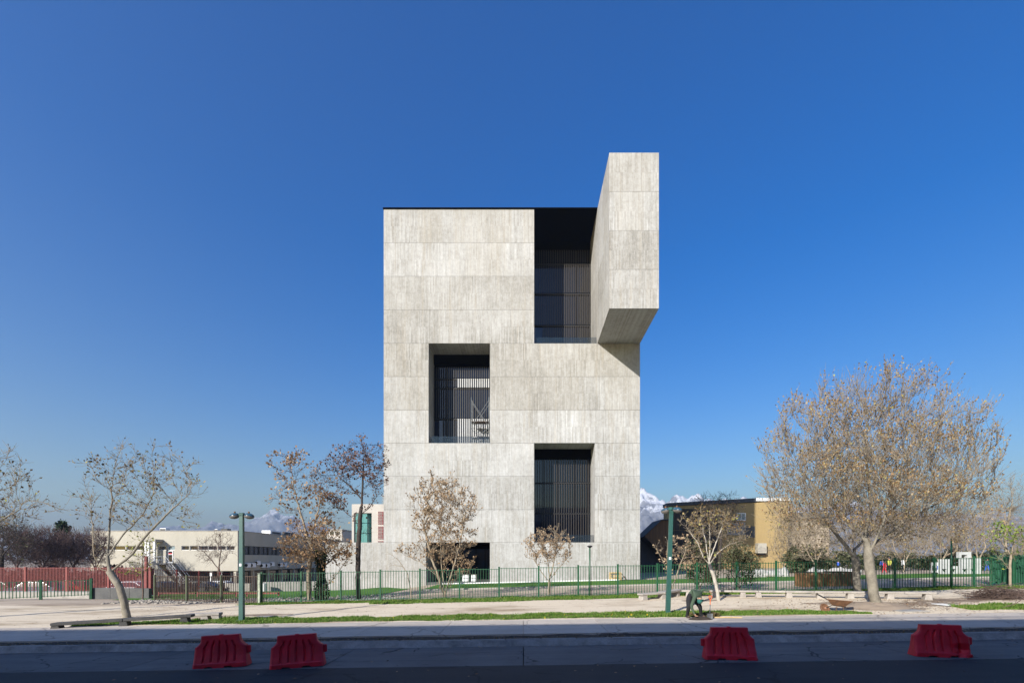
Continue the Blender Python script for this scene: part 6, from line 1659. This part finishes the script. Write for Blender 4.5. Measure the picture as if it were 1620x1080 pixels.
for px, w, h0, sd, lb, Yb in ((1107, 30, 852, 81, 'dense olive-green bush behind the fence between the two young trees', 46), (1170, 30, 858, 83, 'dense olive-green bush behind the fence just right of the white-barked tree', 46.5), (1215, 0, 0, 0, '', 0)):
    if not w: continue
    b = at_tree(px, 930, Yb)
    tree('olive_bush', lb, b, [PX(b, [(px, 936), (px - 2, 915), (px, 895)]), PX(b, [(px, 930), (px + 12, 900)]), PX(b, [(px, 930), (px - 14, 905)])],
         BL(b, [(px, 892, w, 22), (px - 4, 872, w * .7, 16), (px + 6, 912, w * .8, 16)], .8), 'bark_brown', 'olive_leaf', seed=sd, n_attr=520, step=.16, kill=.26, infl=1.8, trunk_r=.06, tip_r=.006, twigs=4, twig_len=.35, leaf_n=3, leaf_size=.12, leaf_p=.85, clump=2, cat='bush')
# mid and far trees
def quick(name, label, px, Y, paths, bl, bark, leaf, seed, n=260, R_=.14, **kw):
    b_ = at_tree(px, 0, Y)
    kw = {**dict(step=.3, kill=.45, infl=3, tip_r=.009, twigs=4, twig_len=.7, twig_r=.008, leaf_n=1, leaf_size=.14, leaf_p=.6, shell=.9), **kw}
    pts = [PX(b_, q) for q in paths]; pts[0] = [b_ - Vector((0, 0, .15))] + pts[0]
    tree(name, label, b_, pts, BL(b_, bl, .8), bark, leaf, seed=seed, n_attr=n, trunk_r=R_, **kw)
quick('sapling', 'thin sapling with fresh yellow-green leaves by the tall red post', 226, 49, [[(226, 930), (225, 905), (226, 880)]], [(225, 875, 28, 30), (215, 905, 24, 10)], 'bark_brown', 'yellow_green_leaf', 91, 260, .05, step=.2, kill=.34, infl=2, leaf_p=.8, leaf_size=.13, twig_len=.4, twig_r=.005, tip_r=.006)
quick('bare_tree', 'small leafless tree in front of the cream building wall', 345, 80, [[(346, 905), (347, 890), (350, 865)], [(346, 902), (330, 880), (318, 868)], [(347, 897), (362, 875)]], [(342, 868, 36, 22), (350, 856, 24, 14), (335, 882, 26, 12)], 'bark_brown', None, 93, 420, .13, kill=.42, twigs=3, twig_len=.7, twig_r=.010)
for i, (px, Y, bl, lb, n) in enumerate(((70, 84, [(70, 868, 40, 30), (72, 850, 26, 16)], 'bare purple-brown tree directly below the dark conifer, behind the red fence', 900), (118, 88, [(118, 870, 34, 28), (120, 855, 22, 14)], 'bare purple-brown tree right of the conifer, behind the red fence', 800), (28, 80, [(28, 868, 36, 30), (20, 850, 30, 18)], 'bare purple-brown tree at the far left behind the red fence', 900), (152, 95, [(150, 868, 26, 32)], 'bare brown tree touching the left end of the cream building', 500), (92, 96, [(92, 878, 40, 30)], 'bare brown tree in the second row between the purple-brown ones', 700))):
    quick('bare_tree', lb, px, Y, [[(px, 910), (px - 1, 895), (px, 878)], [(px, 900), (px - 14, 875)], [(px, 897), (px + 14, 872)]], bl, 'bark_purple', None, 95 + i, n, .16, kill=.38, step=.32, twigs=6, twig_len=1.0, twig_r=.013, tip_r=.013, group=None)
quick('dark_tree', 'dark dense leafless tree mass at the left edge below the overhanging branches', 4, 70, [[(2, 910), (3, 880), (5, 850)], [(3, 880), (28, 850)], [(3, 870), (-20, 840)]], [(5, 840, 44, 34), (-5, 870, 46, 34), (25, 855, 26, 28)], 'bark_dark', 'olive_leaf', 103, 900, .2, kill=.38, twigs=3, twig_len=.8, twig_r=.011, leaf_p=.25, leaf_size=.16)
def conifer(px, py0, py1, wpx, Y, label, seed):
    b_ = at_tree(px, 0, Y); Y = D(Y); zt = wz(py0, Y); z0 = wz(py1, Y); t = thing('conifer', label, 'tree', b_); r = np.random.RandomState(seed)
    MB().tube(b_, (b_.x, b_.y, zt - .2), .22, .03, 8).build('trunk', M['bark_dark'], t, smooth=True)
    pts, dr = [], []; lm = MB(); nL = 46
    for i in range(nL):
        f = (i + r.rand()) / nL; z = z0 + (zt - z0) * f; Lb = wpx * Y / F * (1.05 - f) ** .7 * (.6 + .6 * r.rand()); a = r.rand() * 6.283; d = np.array([math.cos(a), math.sin(a), .15 + .3 * r.rand()])
        p0 = np.array([b_.x, b_.y, z]); lm.tube(p0, p0 + d * Lb, .035, .01, 4)
        for k in range(60):
            s = r.rand() ** .6; pts.append(p0 + d * Lb * s + r.randn(3) * .16); dr.append(d * .6 + r.randn(3) * .4)
    lm.build('crown', M['bark_dark'], t)
    V, Fq = leaves_np(r, np.array(pts), np.array(dr), .34, .1); o = link('needles', np_mesh('needles', V - np.array(b_), Fq, MATS['conifer_needle']), t); o['kind'] = 'stuff'
conifer(99, 826, 880, 19, 105, 'dark evergreen conifer poking above the bare purple-brown trees', 3)
quick('dead_tree', 'black leafless tree in the tower shade against the ochre building', 1140, 96, [[(1138, 900), (1140, 860), (1142, 820)], [(1140, 850), (1115, 812)], [(1141, 835), (1160, 800)]], [(1140, 815, 40, 26), (1118, 800, 24, 20), (1145, 790, 26, 14), (1165, 830, 20, 20)], 'bark_dark', 'dry_rosy_leaf', 111, 700, .18, kill=.45, twigs=3, twig_len=.9, twig_r=.013, leaf_p=.3)
for i, (px, Y, bl, lb, bk, lf) in enumerate(((1290, 74, [(1290, 858, 42, 36), (1275, 840, 30, 20)], 'budding brown tree behind the timber planters, left of the big trunk', 'bark_tan', 'plane_bud'), (1240, 82, [(1232, 862, 16, 34), (1250, 850, 14, 26)], 'thin budding tree before the sunlit end of the ochre wall', 'bark_tan', 'plane_bud'), (1430, 78, [(1430, 862, 48, 30), (1420, 835, 40, 20)], 'budding tan tree on the far lawn right of the big trunk', 'bark_tan', 'plane_bud'), (1488, 84, [(1488, 858, 36, 28), (1480, 835, 30, 20)], 'budding tan tree behind the notice board', 'bark_tan', 'plane_bud'), (1545, 80, [(1545, 848, 34, 36), (1560, 815, 26, 26)], 'pale twiggy tree behind the white play wall', 'bark_tan', 'plane_bud'), (1592, 92, [(1590, 800, 24, 40), (1600, 770, 14, 26)], 'tall grey bare tree near the right edge', 'bark_tan', None), (1350, 92, [(1350, 858, 60, 30), (1320, 845, 40, 20)], 'budding tree far behind the two trunks', 'bark_tan', 'plane_bud'), (1262, 90, [(1262, 846, 34, 34), (1250, 830, 20, 20)], 'dense budding tree hiding the corner between ochre building and low hall', 'bark_tan', 'plane_bud'), (1455, 96, [(1455, 850, 50, 34), (1470, 830, 40, 20)], 'budding tree at the back, left of the bare green pole', 'bark_tan', 'plane_bud'), (1392, 98, [(1395, 846, 50, 34)], 'budding tree at the back, seen just right of the biggest trunk', 'bark_tan', 'plane_bud'), (1524, 98, [(1524, 846, 44, 36)], 'budding tree at the back directly behind the square arch', 'bark_tan', 'plane_bud'), (1605, 100, [(1610, 850, 40, 36)], 'budding tree at the back behind the fabric screen', 'bark_tan', 'plane_bud'))):
    quick('budding_tree', lb, px, Y, [[(px, 905), (px + 1, 890), (px, 872)], [(px, 895), (px - 14, 870)], [(px, 890), (px + 14, 865)]] if px != 1592 else [[(1592, 900), (1591, 860), (1590, 800)], [(1591, 850), (1602, 790)]], bl, bk, lf, 121 + i, 520, .14, kill=.42, twigs=3, twig_len=.8, twig_r=.010, tip_r=.011, leaf_p=.5, leaf_size=.17)
quick('leafing_tree', 'tree with fresh green leaves at the right edge in front of the fabric screen', 1598, 41.8, [[(1598, 920), (1598, 890), (1602, 865)], [(1598, 900), (1585, 885)], [(1600, 875), (1580, 850)]], [(1605, 850, 34, 36), (1585, 842, 20, 14), (1600, 880, 24, 12), (1575, 862, 12, 8)], 'bark_tan', 'fresh_leaf', 131, 420, .07, step=.2, kill=.34, infl=2.4, leaf_n=2, leaf_p=.75, leaf_size=.13, twig_len=.45, twig_r=.0055, tip_r=.0075)
quick('sapling', 'thin bare sapling arching before the low concrete wing', 650, 43.6, [[(650, 935), (644, 905), (636, 895), (620, 893), (612, 898)], [(642, 903), (630, 885), (612, 872)]], [(612, 878, 14, 12), (625, 890, 14, 8)], 'bark_tan', None, 137, 60, .03, step=.2, twigs=1, twig_len=.3, twig_r=.004, tip_r=.005)

# shrubs of ground level: dark hedge mass far behind the play area and right of the ochre wall
def hedge(label, px0, px1, py, Y, hgt, leaf, seed, n):
    Y = D(Y); x0, x1 = wx(px0, Y), wx(px1, Y); r = np.random.RandomState(seed); c = Vector(((x0 + x1) / 2, Y, g((x0 + x1) / 2, Y)))
    t = thing('hedge', label, 'hedge', c)
    f = r.rand(n); x = x0 + (x1 - x0) * f
    top = hgt * (.75 + .25 * np.sin(f * 23 + seed) * np.sin(f * 9)); z = np.array([g(a, Y) for a in x]) + top * r.rand(n) ** .6; y = Y + r.randn(n) * .7
    d = r.randn(n, 3); V, Fq = leaves_np(r, np.stack([x, y, z], 1), d, .30, 0)
    o = link('leaves', np_mesh('leaves', V - np.array(c), Fq, MATS[leaf]), t); o['kind'] = 'stuff'
    st = MB()
    for i in range(int((x1 - x0) / 1.2)):
        xx = x0 + (i + .5) * 1.2; st.tube((xx, Y, g(xx, Y) - .1), (xx + .1, Y, g(xx, Y) + hgt * .7), .05, .02, 5)
    st.build('stems', M['bark_brown'], t)
hedge('dark green hedge at the back of the far lawn, behind the children', 1290, 1480, 900, 90, 2.6, 'olive_leaf', 3, 6500)
hedge('dark green shrubbery right of the ochre wall, behind the planters', 1248, 1300, 890, 80, 3.2, 'olive_leaf', 4, 4200)
hedge('dark green hedge beyond the white play wall at the right', 1490, 1640, 895, 88, 3.0, 'olive_leaf', 5, 5000)
hedge('dark purple-brown undergrowth below the bare trees behind the red fence', -40, 200, 905, 76, 3.0, 'thorn_twig', 6, 15000)

# cut twigs heaped at the right
def brush(label, px, py, w, d_, h_, n, seed):
    a = G(px, py); r = np.random.RandomState(seed); P0, P1 = [], []
    for i in range(n):
        c = np.array([a.x + r.randn() * w * .45, a.y + r.randn() * d_ * .4, 0]); c[2] = g(c[0], c[1]) + abs(r.randn()) * h_ * .4 * math.exp(-((c[0] - a.x) / w) ** 2) + .02
        ang = r.randn() * .5 + (math.pi if r.rand() < .5 else 0); L = .3 + r.rand() * .9; dv = np.array([math.cos(ang), math.sin(ang) * .6, r.randn() * .22]); p = c
        for k in range(3):
            q = p + dv * L / 3 + r.randn(3) * .03; q[2] = max(q[2], g(q[0], q[1]) + .01); P0.append(p); P1.append(q); p = q
    pos = np.concatenate([np.array(P0), np.array(P1)]); m = len(P0); par = np.concatenate([np.full(m, -1), np.arange(m)]); rad = np.full(2 * m, .009); rad[m:] *= r.rand(m) * .8 + .5
    V, Fq = tubes(pos, par, rad, par >= 0, 4); t = thing('brush_pile', label, 'brush pile', a)
    o = link('twigs', np_mesh('twigs', V - np.array(a), Fq, M['bark_brown']), t); o['kind'] = 'stuff'
brush('heap of cut brown twigs lying before the fence at the right', 1575, 946, 1.2, .8, .75, 520, 3)
brush('loose cut branches at the right edge beside the twig heap', 1612, 941, .8, .5, .35, 150, 4)
def fallen_branch():
    a = G(1607, 962); t = thing('fallen_branch', 'bare cut branch poking up at the right edge above the grass tuft', 'branch', a)
    mb = MB(); mb.path([a + Vector((-.6, 0, .04)), a + Vector((0, 0, .22)), a + Vector((.7, .1, .62)), a + Vector((1.3, .1, .9))], .016, 6)
    for x0, x1, z0, z1 in ((0, .25, .22, .75), (.35, .75, .4, .42), (-.3, -.5, .12, .34), (.7, .9, .62, 1.05)): mb.tube(a + Vector((x0, .02, z0)), a + Vector((x1, .1, z1)), .011, .006, 5)
    mb.build('twigs', M['bark_brown'], t)
fallen_branch()
mound(1107, 979.5, .55, .3, .16, 'dug_soil', None, M['soil'], 4.1)

# ------------------------------------------------------------------ grass
leaf_mat('grass_blade', [(0, (.05, .11, .012)), (.5, (.11, .22, .025)), (.85, (.18, .28, .05)), (1, (.34, .30, .12))], .35)
leaf_mat('weed_blade', [(0, (.05, .06, .018)), (.5, (.13, .10, .04)), (1, (.20, .13, .06))], .2)
leaf_mat('dandelion', [(0, (.6, .40, .02)), (1, (.7, .5, .03))], .1)
def grass(name, n, xr, yfn, hgt, m_, seed, dens=None, width=.016):
    r = np.random.RandomState(seed); x = xr[0] + (xr[1] - xr[0]) * r.rand(n); lo, hi = yfn(x); y = lo + (hi - lo) * r.rand(n)
    # uneven tufts and bald patches
    k = np.array([noise.noise(Vector((a * .55, b * 1.1, seed))) + .55 * noise.noise(Vector((a * 2.3, b * 2.9, seed + 9))) for a, b in zip(x, y)])
    edge = np.minimum(y - lo, hi - y) / np.maximum(hi - lo, .01)
    keep = k + np.minimum(edge * 3, .6) > -.10 + (r.rand(n) - .5) * .5
    x, y, k = x[keep], y[keep], k[keep]; n = len(x); z = np.array([g(a, b) for a, b in zip(x, y)]) - .012
    h_ = hgt * (.35 + .75 * r.rand(n)) * (.75 + np.clip(k, -.3, .9)); a = r.rand(n) * 6.283; ln = (r.rand(n) * .9)
    base = np.stack([x, y, z], 1); tipv = np.stack([np.cos(a) * ln * h_, np.sin(a) * ln * h_, h_], 1); sd = np.stack([-np.sin(a), np.cos(a), np.zeros(n)], 1) * (width * (.6 + .8 * r.rand(n)))[:, None]
    V = np.stack([base - sd, base + sd, base + tipv * .6 + sd * .5 + np.array([0, 0, .006]), base + tipv], 1).reshape(-1, 3)
    Fq = np.stack([np.arange(n) * 4, np.arange(n) * 4 + 1, np.arange(n) * 4 + 2, np.arange(n) * 4 + 3], 1)
    o = link(name, np_mesh(name, V, Fq, MATS[m_])); o['kind'] = 'stuff'
def strip_edges(x):
    lo = D(29.25 + .16 * np.sin(x * .7) + .08 * np.sin(x * 2.3)); hi = D(31.7 + .22 * np.sin(x * .43 + 1) + .12 * np.sin(x * 1.9))
    t = np.clip((x + 19.3) / 3.0, 0, 1) * np.clip((14.9 - x) / 3.5, 0, 1); hi = lo + (hi - lo) * (t * .85 + .15 * (t > 0)); return lo, hi
sheet('turf', frange(-16.5, 12.2, .5), [D(29.5), D(30), D(30.6), D(31.2)], M['turf'], .0, lumpy(.03))
grass('grass', 62000, (-19.3, 14.9), strip_edges, .115, 'grass_blade', 11)
grass('grass', 12000, (19.8, 26), lambda x: (D(29.8 + .3 * np.sin(x)), D(32.2 + .3 * np.sin(x * 1.4 + 2))), .13, 'grass_blade', 13)
def fence_edges(x):
    lo = 39.6 + .35 * np.sin(x * .31) + .2 * np.sin(x * 1.3); lo = np.where(x > 8.5, 41.0 + .15 * np.sin(x), lo); lo = np.where(x < -9, lo + 1.2, lo); return D(lo), np.full_like(x, D(42.9))
sheet('turf', frange(-15, 30, .5), [D(41.2), D(41.8), D(42.6), D(43.1)], M['turf'], .0, lumpy(.03))
grass('grass', 60000, (-17.5, 31), fence_edges, .13, 'grass_blade', 17, width=.02)
grass('grass', 9000, (-8.5, 14), lambda x: (D(56.3) + 0 * x, D(57.6) + 0 * x), .10, 'grass_blade', 19, width=.03)
grass('dry_weeds', 2600, (7.15, 8.35), lambda x: (D(29.0) + 0 * x, D(29.75) + 0 * x), .22, 'weed_blade', 23)
grass('dandelions', 160, (-18, 13), strip_edges, .10, 'dandelion', 29, width=.02)
# weeds and leaf litter along the kerb
grass('kerb_weeds', 2600, (-40, 40), lambda x: (KY + .1 + 0 * x, KY + .5 + 0 * x), .06, 'weed_blade', 31)

leaf_mat('fallen_leaf', [(0, (.10, .055, .03)), (.6, (.24, .14, .07)), (1, (.40, .27, .14))], 0)
def litter(name, n, fn, size, seed):
    r = np.random.RandomState(seed); q = np.array([fn(r) for _ in range(n)]); z = np.array([g(a, b) for a, b in q]) + .012
    pts = np.column_stack([q, z]); d = np.column_stack([r.randn(n, 2), np.abs(r.randn(n)) * .12]); d /= np.linalg.norm(d, axis=1)[:, None]
    u = np.column_stack([-d[:, 1], d[:, 0], r.randn(n) * .2]); s_ = (size * (.5 + r.rand(n)))[:, None]
    V = np.stack([pts, pts + d * s_ * .5 + u * s_ * .35, pts + d * s_, pts + d * s_ * .5 - u * s_ * .35], 1).reshape(-1, 3); V[:, 2] = np.maximum(V[:, 2], np.repeat(z, 4) - .002)
    o = link(name, np_mesh(name, V, np.arange(n * 4).reshape(-1, 4), MATS['fallen_leaf'])); o['kind'] = 'stuff'
_bt = G(1386, 958)
litter('fallen_leaves', 2600, lambda r: (_bt.x + r.randn() * 3.2 + .8, _bt.y + r.randn() * 1.5), .075, 5)
litter('fallen_leaves', 1500, lambda r: (r.uniform(-22, 22), r.uniform(D(29), D(42))), .06, 6)
litter('fallen_leaves', 900, lambda r: (r.uniform(-30, 30), ROAD_EDGE - .05 - abs(r.randn()) * .25), .06, 7)
litter('fallen_leaves', 160, lambda r: (r.uniform(-16, 18), r.uniform(9.5, 15.5)), .07, 8)
def soil_patch(px, py, w, d_, seed):
    a = G(px, py); n, k = 36, 6; v, f = [], []
    for j in range(k + 1):
        for i in range(n):
            t_ = 2 * math.pi * i / n; rr = j / k * (1 + .35 * noise.noise(Vector((math.cos(t_) * 2, math.sin(t_) * 2, seed)))); x, y = a.x + w * rr * math.cos(t_), a.y + d_ * rr * math.sin(t_)
            v.append((x, y, lumpy(.02)(x, y) - .010 + .007 * (1 - (j / k) ** 2) - .012 * (j == k)))
    for j in range(k):
        for i in range(n):
            q = (i + 1) % n; f.append((j * n + i, j * n + q, (j + 1) * n + q, (j + 1) * n + i))
    tag(MB().add(v, f).build('bare_soil', M['moundsoil'], None, True), kind='structure')
for a_ in ((1440, 955, 3.0, .9, 1), (1500, 949, 2.6, .8, 2), (1330, 953, 2.2, .6, 3), (1420, 962, 1.6, .6, 4), (420, 972, 1.6, .5, 5), (250, 990, 2.0, .35, 6), (1110, 949, 1.2, .5, 7)): soil_patch(*a_)
